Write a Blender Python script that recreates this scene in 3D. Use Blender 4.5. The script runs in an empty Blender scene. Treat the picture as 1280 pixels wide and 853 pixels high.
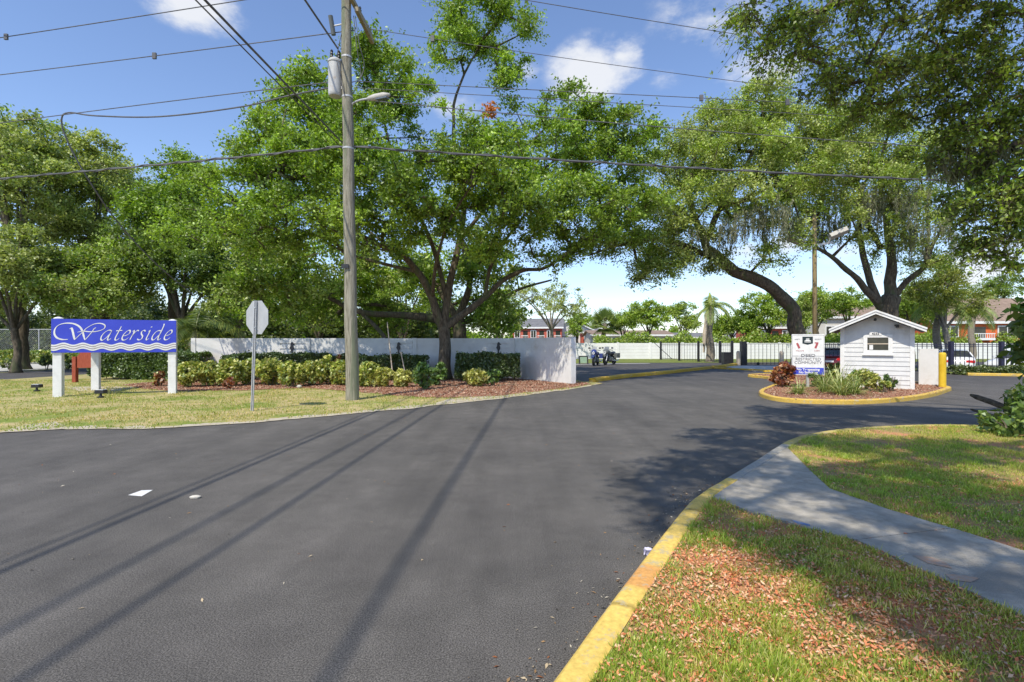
import bpy, bmesh, math, random
import numpy as np
from mathutils import Vector, noise
from mathutils.geometry import tessellate_polygon
R = random.Random(7)
NR = np.random.default_rng(7)
scene = bpy.context.scene
COL = scene.collection
F, CXP, HOR, CH = 640.0, 640.0, 430.0, 1.7
PI = math.pi
def G(px, py, z=0.0):
    Y = (CH - z) * F / (py - HOR)
    return ((px - CXP) / F * Y, Y, z)
def W(px, py, Y):
    return ((px - CXP) / F * Y, Y, CH + (HOR - py) / F * Y)

# ------------------------------------------------------------------ materials
def nm(name):
    m = bpy.data.materials.new(name); m.use_nodes = True
    nt = m.node_tree; nt.nodes.clear()
    return m, nt, nt.nodes, nt.links
def pm(name, c1, c2=None, scale=3.0, rough=0.7, bump=0.0, bscale=40.0, metallic=0.0, detail=6, spec=0.3, stretch=None, c3=None, s3=0.4, f3=0.5, world=False):
    m, nt, N, L = nm(name)
    out = N.new('ShaderNodeOutputMaterial'); b = N.new('ShaderNodeBsdfPrincipled')
    L.new(b.outputs[0], out.inputs[0])
    b.inputs['Roughness'].default_value = rough; b.inputs['Metallic'].default_value = metallic
    b.inputs['Specular IOR Level'].default_value = spec
    tc = N.new('ShaderNodeTexCoord'); src = tc.outputs['Object']
    if world:
        g = N.new('ShaderNodeNewGeometry'); src = g.outputs['Position']
    if stretch:
        mp = N.new('ShaderNodeMapping'); mp.inputs['Scale'].default_value = stretch
        L.new(src, mp.inputs[0]); src = mp.outputs[0]
    col = None
    if c2 is not None:
        n = N.new('ShaderNodeTexNoise'); n.inputs['Scale'].default_value = scale; n.inputs['Detail'].default_value = detail
        n.inputs['Roughness'].default_value = 0.65
        L.new(src, n.inputs['Vector'])
        r = N.new('ShaderNodeValToRGB'); r.color_ramp.elements[0].position = 0.35; r.color_ramp.elements[1].position = 0.65
        r.color_ramp.elements[0].color = (*c1, 1); r.color_ramp.elements[1].color = (*c2, 1)
        L.new(n.outputs[0], r.inputs[0]); col = r.outputs[0]
        if c3 is not None:
            n3 = N.new('ShaderNodeTexNoise'); n3.inputs['Scale'].default_value = s3; n3.inputs['Detail'].default_value = 5
            L.new(src, n3.inputs['Vector'])
            r3 = N.new('ShaderNodeValToRGB'); r3.color_ramp.elements[0].position = f3; r3.color_ramp.elements[1].position = f3 + 0.12
            L.new(n3.outputs[0], r3.inputs[0])
            mx = N.new('ShaderNodeMix'); mx.data_type = 'RGBA'
            L.new(r3.outputs[0], mx.inputs[0]); L.new(col, mx.inputs[6]); mx.inputs[7].default_value = (*c3, 1)
            col = mx.outputs[2]
        L.new(col, b.inputs['Base Color'])
    else:
        b.inputs['Base Color'].default_value = (*c1, 1)
    if bump > 0:
        nb = N.new('ShaderNodeTexNoise'); nb.inputs['Scale'].default_value = bscale; nb.inputs['Detail'].default_value = 6
        L.new(src, nb.inputs['Vector'])
        bp = N.new('ShaderNodeBump'); bp.inputs['Strength'].default_value = bump; bp.inputs['Distance'].default_value = 0.02
        L.new(nb.outputs[0], bp.inputs['Height']); L.new(bp.outputs[0], b.inputs['Normal'])
    return m
def leafmat(name, trans=0.36, gloss=0.05, grough=0.5):
    m, nt, N, L = nm(name)
    out = N.new('ShaderNodeOutputMaterial'); at = N.new('ShaderNodeAttribute'); at.attribute_name = 'col'
    d = N.new('ShaderNodeBsdfDiffuse'); t = N.new('ShaderNodeBsdfTranslucent'); g = N.new('ShaderNodeBsdfGlossy')
    g.inputs['Roughness'].default_value = grough
    g.inputs['Color'].default_value = (0.9, 0.95, 0.9, 1)
    mc = N.new('ShaderNodeMix'); mc.data_type = 'RGBA'; mc.blend_type = 'MULTIPLY'; mc.inputs[0].default_value = 1.0
    mc.inputs[7].default_value = (1.3, 1.45, 0.6, 1)
    L.new(at.outputs['Color'], d.inputs[0]); L.new(at.outputs['Color'], mc.inputs[6]); L.new(mc.outputs[2], t.inputs[0])
    m1 = N.new('ShaderNodeMixShader'); m1.inputs[0].default_value = trans
    L.new(d.outputs[0], m1.inputs[1]); L.new(t.outputs[0], m1.inputs[2])
    m2 = N.new('ShaderNodeMixShader'); m2.inputs[0].default_value = gloss
    L.new(m1.outputs[0], m2.inputs[1]); L.new(g.outputs[0], m2.inputs[2]); L.new(m2.outputs[0], out.inputs[0])
    return m
def attrmat(name, rough=0.85, noise_amt=0.25, nscale=25, wear=None):
    m, nt, N, L = nm(name)
    out = N.new('ShaderNodeOutputMaterial'); b = N.new('ShaderNodeBsdfPrincipled'); L.new(b.outputs[0], out.inputs[0])
    b.inputs['Roughness'].default_value = rough
    b.inputs['Specular IOR Level'].default_value = 0.25
    at = N.new('ShaderNodeAttribute'); at.attribute_name = 'col'
    tc = N.new('ShaderNodeTexCoord'); n = N.new('ShaderNodeTexNoise'); n.inputs['Scale'].default_value = nscale; n.inputs['Detail'].default_value = 8
    L.new(tc.outputs['Object'], n.inputs['Vector'])
    mr = N.new('ShaderNodeMapRange'); mr.inputs[1].default_value = 0.3; mr.inputs[2].default_value = 0.7
    mr.inputs[3].default_value = 1 - noise_amt; mr.inputs[4].default_value = 1 + noise_amt * 0.5
    L.new(n.outputs[0], mr.inputs[0])
    mc = N.new('ShaderNodeMix'); mc.data_type = 'RGBA'; mc.blend_type = 'MULTIPLY'; mc.inputs[0].default_value = 1
    L.new(at.outputs['Color'], mc.inputs[6]); L.new(mr.outputs[0], mc.inputs[7])
    res = mc.outputs[2]
    if wear:
        n2 = N.new('ShaderNodeTexNoise'); n2.inputs['Scale'].default_value = 7; n2.inputs['Detail'].default_value = 9; n2.inputs['Roughness'].default_value = 0.75
        L.new(tc.outputs['Object'], n2.inputs['Vector'])
        r = N.new('ShaderNodeValToRGB'); r.color_ramp.elements[0].position = 0.55; r.color_ramp.elements[1].position = 0.60
        r.color_ramp.elements[1].color = (0.75, 0.75, 0.75, 1)
        L.new(n2.outputs[0], r.inputs[0])
        m3 = N.new('ShaderNodeMix'); m3.data_type = 'RGBA'; L.new(r.outputs[0], m3.inputs[0]); L.new(res, m3.inputs[6]); m3.inputs[7].default_value = (*wear, 1)
        res = m3.outputs[2]
    L.new(res, b.inputs['Base Color'])
    bp = N.new('ShaderNodeBump'); bp.inputs['Strength'].default_value = 0.35; bp.inputs['Distance'].default_value = 0.01
    nb = N.new('ShaderNodeTexNoise'); nb.inputs['Scale'].default_value = 90; L.new(tc.outputs['Object'], nb.inputs['Vector'])
    L.new(nb.outputs[0], bp.inputs['Height']); L.new(bp.outputs[0], b.inputs['Normal'])
    return m

def asphalt_mat():
    m, nt, N, L = nm('asphalt')
    out = N.new('ShaderNodeOutputMaterial'); b = N.new('ShaderNodeBsdfPrincipled'); L.new(b.outputs[0], out.inputs[0])
    b.inputs['Roughness'].default_value = 0.8; b.inputs['Specular IOR Level'].default_value = 0.35
    g = N.new('ShaderNodeNewGeometry'); P = g.outputs['Position']
    def nz(scale, det, vec=P, ro=0.6):
        n = N.new('ShaderNodeTexNoise'); n.inputs['Scale'].default_value = scale; n.inputs['Detail'].default_value = det
        n.inputs['Roughness'].default_value = ro; L.new(vec, n.inputs['Vector']); return n.outputs[0]
    def ramp(src, p0, p1, c0, c1):
        r = N.new('ShaderNodeValToRGB'); e = r.color_ramp.elements
        e[0].position = p0; e[1].position = p1; e[0].color = (*c0, 1); e[1].color = (*c1, 1); L.new(src, r.inputs[0]); return r.outputs[0]
    def mix(f, a, c, mode='MIX'):
        x = N.new('ShaderNodeMix'); x.data_type = 'RGBA'; x.blend_type = mode
        if isinstance(f, float): x.inputs[0].default_value = f
        else: L.new(f, x.inputs[0])
        L.new(a, x.inputs[6]) if not isinstance(a, tuple) else setattr(x.inputs[6], 'default_value', (*a, 1))
        L.new(c, x.inputs[7]) if not isinstance(c, tuple) else setattr(x.inputs[7], 'default_value', (*c, 1))
        return x.outputs[2]
    base = ramp(nz(105, 3, ro=.75), 0.38, 0.66, (0.040, 0.037, 0.034), (0.200, 0.186, 0.172))
    base = mix(1.0, base, ramp(nz(2.3, 9, ro=.7), .35, .65, (.84, .84, .84), (1.12, 1.12, 1.12)), 'MULTIPLY')
    big = ramp(nz(0.55, 6), 0.3, 0.7, (0.78, 0.78, 0.78), (1.16, 1.15, 1.13))
    c = mix(1.0, base, big, 'MULTIPLY')
    # long soft tyre streaks along the drive
    mp = N.new('ShaderNodeMapping'); mp.inputs['Rotation'].default_value = (0, 0, math.radians(-24)); mp.inputs['Scale'].default_value = (1.6, 0.12, 1)
    # Mapping of the world position: streaks run along the drive
    L.new(P, mp.inputs[0])
    st = ramp(nz(1.0, 5, mp.outputs[0]), 0.35, 0.65, (0.86, 0.86, 0.86), (1.12, 1.12, 1.12))
    c = mix(1.0, c, st, 'MULTIPLY')
    # pale grit speckles
    v = N.new('ShaderNodeTexVoronoi'); v.inputs['Scale'].default_value = 48; L.new(P, v.inputs['Vector'])
    sp = ramp(v.outputs['Distance'], 0.07, 0.13, (1, 1, 1), (0, 0, 0))
    gate = ramp(nz(17, 2), 0.52, 0.62, (0, 0, 0), (1, 1, 1))
    f = N.new('ShaderNodeMath'); f.operation = 'MULTIPLY'; L.new(sp, f.inputs[0]); L.new(gate, f.inputs[1])
    f2 = N.new('ShaderNodeMath'); f2.operation = 'MULTIPLY'; L.new(f.outputs[0], f2.inputs[0]); f2.inputs[1].default_value = 0.8
    c = mix(f2.outputs[0], c, (0.34, 0.32, 0.29))
    # fresher, darker surface in the lot behind the entrance
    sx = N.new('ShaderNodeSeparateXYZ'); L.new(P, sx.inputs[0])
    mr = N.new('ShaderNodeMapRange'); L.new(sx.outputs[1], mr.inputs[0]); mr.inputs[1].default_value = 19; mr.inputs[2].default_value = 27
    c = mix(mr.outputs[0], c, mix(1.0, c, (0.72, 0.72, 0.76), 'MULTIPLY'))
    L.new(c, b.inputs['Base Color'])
    bp = N.new('ShaderNodeBump'); bp.inputs['Strength'].default_value = 0.7; bp.inputs['Distance'].default_value = 0.006
    L.new(nz(110, 4), bp.inputs['Height']); L.new(bp.outputs[0], b.inputs['Normal'])
    return m

M = {}
M['asphalt'] = asphalt_mat()
M['ground'] = pm('earth', (0.10, 0.11, 0.035), (0.20, 0.17, 0.08), 0.8, 0.95, world=True)
M['verge'] = pm('dry_grass', (0.27, 0.27, 0.075), (0.50, 0.39, 0.21), 2.2, 0.95, 0.6, 60, c3=(0.19, 0.24, 0.045), s3=0.6, f3=0.52, world=True)
M['lawn'] = pm('lawn_soil', (0.26, 0.25, 0.07), (0.42, 0.27, 0.13), 9, 0.95, 0.8, 80, c3=(0.58, 0.27, 0.14), s3=1.4, f3=0.50, world=True)
M['dgrass'] = pm('lush_grass', (0.11, 0.15, 0.02), (0.2, 0.22, 0.05), 2, 0.95, 0.4, 60, world=True)
M['sand'] = pm('bare_sand', (0.42, 0.36, 0.27), (0.5, 0.45, 0.36), 5, 0.95, 0.4, 60, world=True)
M['mulch'] = pm('mulch', (0.22, 0.10, 0.06), (0.42, 0.22, 0.14), 14, 0.95, 0.9, 50, c3=(0.33, 0.24, 0.15), s3=1.5, f3=0.6, world=True)
M['concrete'] = pm('concrete', (0.33, 0.30, 0.25), (0.50, 0.455, 0.385), 6, 0.9, 0.7, 120, detail=10, c3=(0.28, 0.255, 0.215), s3=1.6, f3=0.56, world=True)
M['lot'] = pm('pale_concrete', (0.42, 0.41, 0.38), (0.5, 0.49, 0.46), 1, 0.9)
M['kerb'] = attrmat('kerb_paint', 0.8, 0.22, 30, wear=(0.46, 0.40, 0.28))
M['white_wall'] = pm('white_stucco', (0.66, 0.655, 0.64), (0.74, 0.735, 0.72), 2, 0.85, 0.5, 60, c3=(0.58, 0.55, 0.50), s3=1.6, f3=.6)
M['grey_wall'] = pm('painted_wall', (0.60, 0.59, 0.57), (0.68, 0.67, 0.65), 1.4, 0.85, 0.5, 50, c3=(0.52, 0.49, 0.44), s3=0.8, f3=0.58)
M['fence_white'] = pm('white_fence', (0.72, 0.72, 0.72), (0.80, 0.80, 0.80), 0.6, 0.6)
M['white'] = pm('white_paint', (0.70, 0.70, 0.685), (0.80, 0.80, 0.79), 5, 0.55, 0.15, 60, c3=(0.60, 0.585, 0.54), s3=3.5, f3=0.6)
M['siding'] = pm('siding_paint', (0.60, 0.605, 0.605), (0.69, 0.69, 0.685), 3, 0.6, 0.2, 40, stretch=(1, 1, .5), c3=(0.52, 0.515, 0.49), s3=2.5, f3=0.6)
M['black'] = pm('black_metal', (0.012, 0.012, 0.015), (0.03, 0.03, 0.035), 6, 0.45, spec=0.5)
M['navy'] = pm('dark_blue_metal', (0.02, 0.02, 0.045), (0.035, 0.035, 0.07), 6, 0.5)
M['blue'] = pm('blue_sign', (0.045, 0.065, 0.50), (0.055, 0.08, 0.57), 1.5, 0.45)
M['tan'] = pm('tan_paint', (0.5, 0.42, 0.33), (0.55, 0.46, 0.36), 4, 0.6)
M['galv'] = pm('galvanised', (0.42, 0.43, 0.44), (0.55, 0.55, 0.56), 12, 0.5, metallic=0.3)
M['alu'] = pm('sign_aluminium', (0.40, 0.41, 0.42), (0.47, 0.475, 0.48), 4, 0.55, metallic=0.2)
M['pole'] = pm('weathered_pole', (0.13, 0.12, 0.085), (0.42, 0.39, 0.31), 6, 0.9, 1.0, 18, stretch=(6, 6, 0.35), c3=(0.19, 0.21, 0.14), s3=0.7, f3=0.52)
M['woodarm'] = pm('arm_timber', (0.25, 0.2, 0.13), (0.38, 0.33, 0.24), 6, 0.9, 0.5, 30)
M['lightpole'] = pm('lamp_pole_timber', (0.30, 0.22, 0.10), (0.42, 0.33, 0.18), 5, 0.85, 0.4, 20, stretch=(4, 4, 0.5))
M['bark'] = pm('oak_bark', (0.055, 0.042, 0.03), (0.17, 0.14, 0.10), 5, 0.95, 1.0, 16, stretch=(2.5, 2.5, 0.7), c3=(0.10, 0.11, 0.055), s3=1.0, f3=0.54)
M['barklight'] = pm('grey_bark', (0.13, 0.115, 0.095), (0.27, 0.245, 0.21), 5, 0.95, 0.8, 16, stretch=(2.5, 2.5, 0.7))
M['palmtrunk'] = pm('palm_trunk', (0.17, 0.14, 0.11), (0.33, 0.29, 0.24), 5, 0.95, 0.8, 10, stretch=(1, 1, 6))
M['leaf'] = leafmat('leaves'); M['bush'] = leafmat('bush_leaves', 0.25, 0.08)
M['blade'] = leafmat('grass_blades', 0.35, 0.03)
M['moss'] = leafmat('spanish_moss', 0.25, 0.0)
M['chips'] = leafmat('chips', 0.05, 0.0)
M['yellow'] = pm('yellow_paint', (0.62, 0.40, 0.02), (0.72, 0.50, 0.04), 4, 0.55)
M['glass'] = pm('dark_glass', (0.02, 0.022, 0.02), (0.05, 0.052, 0.042), 2, 0.12, spec=0.6)
M['paleglass'] = pm('pale_glass', (0.10, 0.12, 0.14), (0.2, 0.22, 0.24), 2, 0.15, spec=0.6)
M['roof'] = pm('brown_shingles', (0.20, 0.145, 0.11), (0.30, 0.22, 0.17), 2, 0.95, 0.4, 20)
M['greyroof'] = pm('grey_shingles', (0.13, 0.13, 0.14), (0.2, 0.2, 0.205), 2, 0.95, 0.4, 20)
M['red'] = pm('red_siding', (0.42, 0.09, 0.06), (0.50, 0.13, 0.09), 2, 0.8)
M['orange'] = pm('orange_siding', (0.62, 0.13, 0.04), (0.70, 0.17, 0.06), 2, 0.8)
M['cream'] = pm('cream_wall', (0.52, 0.5, 0.45), (0.6, 0.58, 0.53), 1, 0.85)
M['redwood'] = pm('red_stained_wood', (0.25, 0.05, 0.025), (0.36, 0.085, 0.045), 8, 0.7, 0.4, 20, stretch=(4, 4, .6))
M['carwhite'] = pm('white_car_paint', (0.72, 0.73, 0.75), None, rough=0.22, spec=0.6)
M['carred'] = pm('maroon_car_paint', (0.12, 0.01, 0.015), None, rough=0.2, spec=0.6)
M['taillight'] = pm('red_lens', (0.6, 0.02, 0.02), None, rough=0.2, spec=0.6)
M['headlight'] = pm('clear_lens', (0.7, 0.72, 0.75), None, rough=0.1, spec=0.8)
M['rubber'] = pm('rubber', (0.015, 0.015, 0.015), (0.03, 0.03, 0.03), 20, 0.85)
M['chrome'] = pm('bare_metal', (0.6, 0.6, 0.62), None, rough=0.25, metallic=0.9)
M['mcblue'] = pm('blue_fairing', (0.04, 0.06, 0.22), None, rough=0.25, spec=0.6)
M['mcgrey'] = pm('grey_fairing', (0.12, 0.13, 0.13), None, rough=0.35)
M['badge'] = pm('dark_badge', (0.02, 0.035, 0.04), (0.03, 0.045, 0.05), 5, 0.6)
M['greytext'] = pm('grey_lettering', (0.10, 0.10, 0.12), None, rough=0.7)
M['redmark'] = pm('red_mark', (0.45, 0.07, 0.07), (0.35, 0.10, 0.12), 20, 0.7)
M['tealpanel'] = pm('green_panel', (0.25, 0.38, 0.27), (0.32, 0.45, 0.34), 5, 0.6)
M['wire'] = pm('wire_insulation', (0.09, 0.09, 0.10), (0.15, 0.15, 0.16), 3, 0.6)
M['lamphead'] = pm('lamp_housing', (0.40, 0.38, 0.34), (0.5, 0.48, 0.44), 6, 0.6)
M['transf'] = pm('transformer_paint', (0.42, 0.42, 0.41), (0.55, 0.545, 0.53), 3, 0.5, c3=(0.35, 0.27, 0.2), s3=2.2, f3=0.62)
M['rock'] = pm('pale_stone', (0.42, 0.38, 0.32), (0.6, 0.57, 0.5), 12, 0.9, 0.5, 30)
M['paintorange'] = pm('orange_marking', (0.46, 0.27, 0.17), (0.36, 0.32, 0.27), 30, 0.85, world=True)
M['paintblue'] = pm('blue_marking', (0.10, 0.19, 0.40), (0.25, 0.27, 0.32), 30, 0.85, world=True)
M['paintwhite'] = pm('road_marking', (0.62, 0.62, 0.61), (0.75, 0.75, 0.74), 30, 0.7, world=True)
M['plastic'] = pm('purple_plastic', (0.45, 0.42, 0.62), (0.65, 0.63, 0.72), 30, 0.3)
M['log'] = pm('rotten_log', (0.06, 0.045, 0.03), (0.16, 0.12, 0.08), 12, 0.95, 1.0, 30)

# ------------------------------------------------------------------ objects
OFF = {}
def link(o): COL.objects.link(o); return o
def tag(o, label=None, cat=None, group=None, kind=None):
    if label: o['label'] = label
    if cat: o['category'] = cat
    if group: o['group'] = group
    if kind: o['kind'] = kind
    return o
def thing(name, label, cat, loc=(0, 0, 0), rotz=0.0, group=None, world=True):
    o = bpy.data.objects.new(name, None); link(o); o.empty_display_size = 0.2
    o.location = loc; o.rotation_euler = (0, 0, rotz)
    tag(o, label, cat, group)
    OFF[o.name] = Vector(loc) if world else Vector((0, 0, 0))
    return o
def newobj(name, me, mat, parent=None):
    o = bpy.data.objects.new(name, me)
    if mat is not None: me.materials.append(mat)
    link(o)
    if parent is not None:
        o.parent = parent; OFF[o.name] = OFF[parent.name]
    else: OFF[o.name] = Vector((0, 0, 0))
    return o
class MB:
    def __init__(s): s.v = []; s.f = []; s.c = []
    def add(s, vs, fs, col=None):
        b = len(s.v); s.v.extend([tuple(v) for v in vs]); s.f.extend([tuple(b + i for i in f) for f in fs])
        if col is not None: s.c.extend([col] * len(vs))
        return s
    def box(s, x0, x1, y0, y1, z0, z1):
        vs = [(x, y, z) for z in (z0, z1) for y in (y0, y1) for x in (x0, x1)]
        return s.add(vs, [(0, 2, 3, 1), (4, 5, 7, 6), (0, 1, 5, 4), (2, 6, 7, 3), (0, 4, 6, 2), (1, 3, 7, 5)])
    def bar(s, a, b, w, h, up=(0, 0, 1)):
        a = Vector(a); b = Vector(b); d = (b - a).normalized(); u = Vector(up)
        if abs(d.dot(u)) > 0.98: u = Vector((1, 0, 0))
        r = d.cross(u).normalized(); u = r.cross(d).normalized()
        vs = [p + r * (i * w / 2) + u * (j * h / 2) for p in (a, b) for i, j in ((-1, -1), (1, -1), (1, 1), (-1, 1))]
        return s.add(vs, [(3, 2, 1, 0), (4, 5, 6, 7), (0, 1, 5, 4), (1, 2, 6, 5), (2, 3, 7, 6), (3, 0, 4, 7)])
    def tube(s, pts, rad, sides=8, caps=True):
        pts = [Vector(p) for p in pts]; n = len(pts)
        if not hasattr(rad, '__len__'): rad = [rad] * n
        vs = []; prev = None
        for i, p in enumerate(pts):
            d = (pts[min(i + 1, n - 1)] - pts[max(i - 1, 0)])
            d = d.normalized() if d.length > 1e-9 else Vector((0, 0, 1))
            if prev is None:
                r = d.cross(Vector((0, 1, 0)) if abs(d.y) < 0.9 else Vector((1, 0, 0))).normalized()
            else:
                r = prev - d * prev.dot(d)
                r = r.normalized() if r.length > 1e-6 else d.orthogonal().normalized()
            prev = r; q = d.cross(r)
            for k in range(sides):
                a = 2 * PI * k / sides
                vs.append(p + (r * math.cos(a) + q * math.sin(a)) * rad[i])
        fs = []
        for i in range(n - 1):
            for k in range(sides):
                k2 = (k + 1) % sides
                fs.append((i * sides + k, i * sides + k2, (i + 1) * sides + k2, (i + 1) * sides + k))
        if caps:
            fs.append(tuple(range(sides - 1, -1, -1))); fs.append(tuple((n - 1) * sides + k for k in range(sides)))
        return s.add(vs, fs)
    def lathe(s, c, prof, sides=20, axis='z'):
        vs = []; n = len(prof)
        for r, h in prof:
            for k in range(sides):
                a = 2 * PI * k / sides; x, y = r * math.cos(a), r * math.sin(a)
                p = (x, y, h) if axis == 'z' else ((h, x, y) if axis == 'x' else (x, h, y))
                vs.append((c[0] + p[0], c[1] + p[1], c[2] + p[2]))
        fs = []
        for i in range(n - 1):
            for k in range(sides):
                k2 = (k + 1) % sides
                fs.append((i * sides + k, i * sides + k2, (i + 1) * sides + k2, (i + 1) * sides + k))
        fs.append(tuple(range(sides - 1, -1, -1))); fs.append(tuple((n - 1) * sides + k for k in range(sides)))
        return s.add(vs, fs)
    def prism(s, poly, f0, f1):
        """poly of 2D points; f0/f1 map a 2D point to 3D for back/front face"""
        n = len(poly)
        vs = [f0(p) for p in poly] + [f1(p) for p in poly]
        tris = tessellate_polygon([[Vector((p[0], p[1], 0)) for p in poly]])
        fs = [tuple(t) for t in tris] + [tuple(n + i for i in reversed(t)) for t in tris]
        fs += [(i, (i + 1) % n, n + (i + 1) % n, n + i) for i in range(n)]
        return s.add(vs, fs)
    def build(s, name, mat, parent=None, smooth=False, recalc=True, bevel=0.0):
        me = bpy.data.meshes.new(name)
        off = OFF[parent.name] if parent is not None else Vector((0, 0, 0))
        me.from_pydata([tuple(Vector(v) - off) for v in s.v], [], s.f)
        if s.c:
            a = me.color_attributes.new('col', 'FLOAT_COLOR', 'POINT')
            arr = np.array([(*c, 1.0) for c in s.c], dtype=np.float32).ravel(); a.data.foreach_set('color', arr)
        if recalc:
            bm = bmesh.new(); bm.from_mesh(me); bmesh.ops.recalc_face_normals(bm, faces=bm.faces[:])
            if bevel > 0:
                bmesh.ops.bevel(bm, geom=bm.edges[:], offset=bevel, segments=2, affect='EDGES', profile=0.7)
            bm.to_mesh(me); bm.free()
        if smooth:
            me.polygons.foreach_set('use_smooth', [True] * len(me.polygons))
        me.update()
        return newobj(name, me, mat, parent)
def sheet(name, poly, z, mat, kind='structure', thick=0.0, zf=None):
    mb = MB()
    pts = [(p[0], p[1]) for p in poly]
    if thick: mb.prism(pts, lambda p: (p[0], p[1], z - thick), lambda p: (p[0], p[1], z))
    else:
        tris = tessellate_polygon([[Vector((p[0], p[1], 0)) for p in pts]])
        vs = [(p[0], p[1], z) for p in pts]; fs = []
        for t in tris:
            a, b, c = (Vector(vs[i]) for i in t)
            fs.append(tuple(t) if (b - a).cross(c - a).z > 0 else tuple(reversed(t)))
        mb.add(vs, fs)
    o = mb.build(name, mat, recalc=bool(thick))
    if kind: o['kind'] = kind
    return o
def smooth_poly(pts, closed=False, sub=6):
    """Catmull-Rom through 2D/3D points"""
    P = [Vector(p) for p in pts]; n = len(P); out = []
    rng = range(n) if closed else range(n - 1)
    for i in rng:
        if closed: p0, p1, p2, p3 = P[(i - 1) % n], P[i], P[(i + 1) % n], P[(i + 2) % n]
        else: p0, p1, p2, p3 = P[max(i - 1, 0)], P[i], P[i + 1], P[min(i + 2, n - 1)]
        for k in range(sub):
            t = k / sub
            out.append(0.5 * ((2 * p1) + (p2 - p0) * t + (2 * p0 - 5 * p1 + 4 * p2 - p3) * t * t + (3 * p1 - p0 - 3 * p2 + p3) * t ** 3))
    if not closed: out.append(P[-1])
    return out
def rough_edge(pts, amp, step=0.25):
    out = []
    for a, b in zip(pts[:-1], pts[1:]):
        a = Vector(a[:2]); b = Vector(b[:2]); n = max(1, int((b - a).length / step))
        d = (b - a).normalized() if (b - a).length > 0 else Vector((1, 0)); q = Vector((-d.y, d.x))
        for i in range(n):
            p = a + (b - a) * i / n
            k = noise.noise(Vector((p.x * 1.3, p.y * 1.3, 0))) + 0.5 * noise.noise(Vector((p.x * 5, p.y * 5, 3)))
            out.append(tuple(p + q * amp * k))
    out.append(tuple(pts[-1][:2])); return out

# numpy leaf meshes ------------------------------------------------------------
def quads(name, P, A, B, cols, mat, parent=None, fold=0.0):
    """kite-shaped leaves: centre P, long half-axis A, short half-axis B"""
    n = len(P)
    off = np.array(OFF[parent.name]) if parent is not None else np.zeros(3)
    P = P - off
    nrm = np.cross(A, B); ln = np.linalg.norm(nrm, axis=1, keepdims=True) + 1e-9
    nrm = nrm / ln * np.linalg.norm(B, axis=1, keepdims=True) * fold
    V = np.empty((n, 4, 3), dtype=np.float32)
    V[:, 0] = P - A; V[:, 1] = P + B - 0.1 * A + nrm; V[:, 2] = P + A; V[:, 3] = P - B - 0.1 * A + nrm
    me = bpy.data.meshes.new(name)
    me.vertices.add(n * 4); me.loops.add(n * 4); me.polygons.add(n)
    me.vertices.foreach_set('co', V.ravel())
    me.loops.foreach_set('vertex_index', np.arange(n * 4, dtype=np.int32))
    me.polygons.foreach_set('loop_start', np.arange(0, n * 4, 4, dtype=np.int32))
    me.polygons.foreach_set('loop_total', np.full(n, 4, dtype=np.int32))
    me.update(calc_edges=True)
    a = me.color_attributes.new('col', 'FLOAT_COLOR', 'POINT')
    C = np.ones((n, 4, 4), dtype=np.float32); C[:, :, :3] = cols[:, None, :]
    a.data.foreach_set('color', C.ravel())
    return newobj(name, me, mat, parent)
def rand_dirs(n):
    v = NR.normal(size=(n, 3)); return v / np.linalg.norm(v, axis=1, keepdims=True)
def leaf_axes(n, size, aspect=0.5, up=0.6, droop=0.0):
    nr = rand_dirs(n) * 0.9; nr[:, 2] += up; nr /= np.linalg.norm(nr, axis=1, keepdims=True)
    d = rand_dirs(n); d[:, 2] -= droop
    A = d - nr * np.sum(d * nr, axis=1, keepdims=True); A /= np.linalg.norm(A, axis=1, keepdims=True) + 1e-9
    B = np.cross(nr, A); s = size * NR.uniform(0.65, 1.3, size=(n, 1)) * 0.5
    return A * s, B * s * aspect
def palette(n, cols, jitter=0.18, weights=None):
    cols = np.array(cols); idx = NR.choice(len(cols), size=n, p=weights)
    c = cols[idx] * NR.uniform(1 - jitter, 1 + jitter, size=(n, 1)); return c

OAK = [(0.175, 0.283, 0.028), (0.247, 0.369, 0.034), (0.32, 0.453, 0.049), (0.124, 0.213, 0.023)]
OLIVE = [(0.296, 0.35, 0.089), (0.381, 0.42, 0.119), (0.226, 0.281, 0.066), (0.452, 0.477, 0.164)]
YOUNG = [(0.273, 0.384, 0.038), (0.347, 0.465, 0.054), (0.211, 0.313, 0.032), (0.421, 0.488, 0.076)]
DARK = [(0.103, 0.166, 0.028), (0.152, 0.225, 0.033), (0.076, 0.125, 0.022), (0.221, 0.291, 0.05)]

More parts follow.
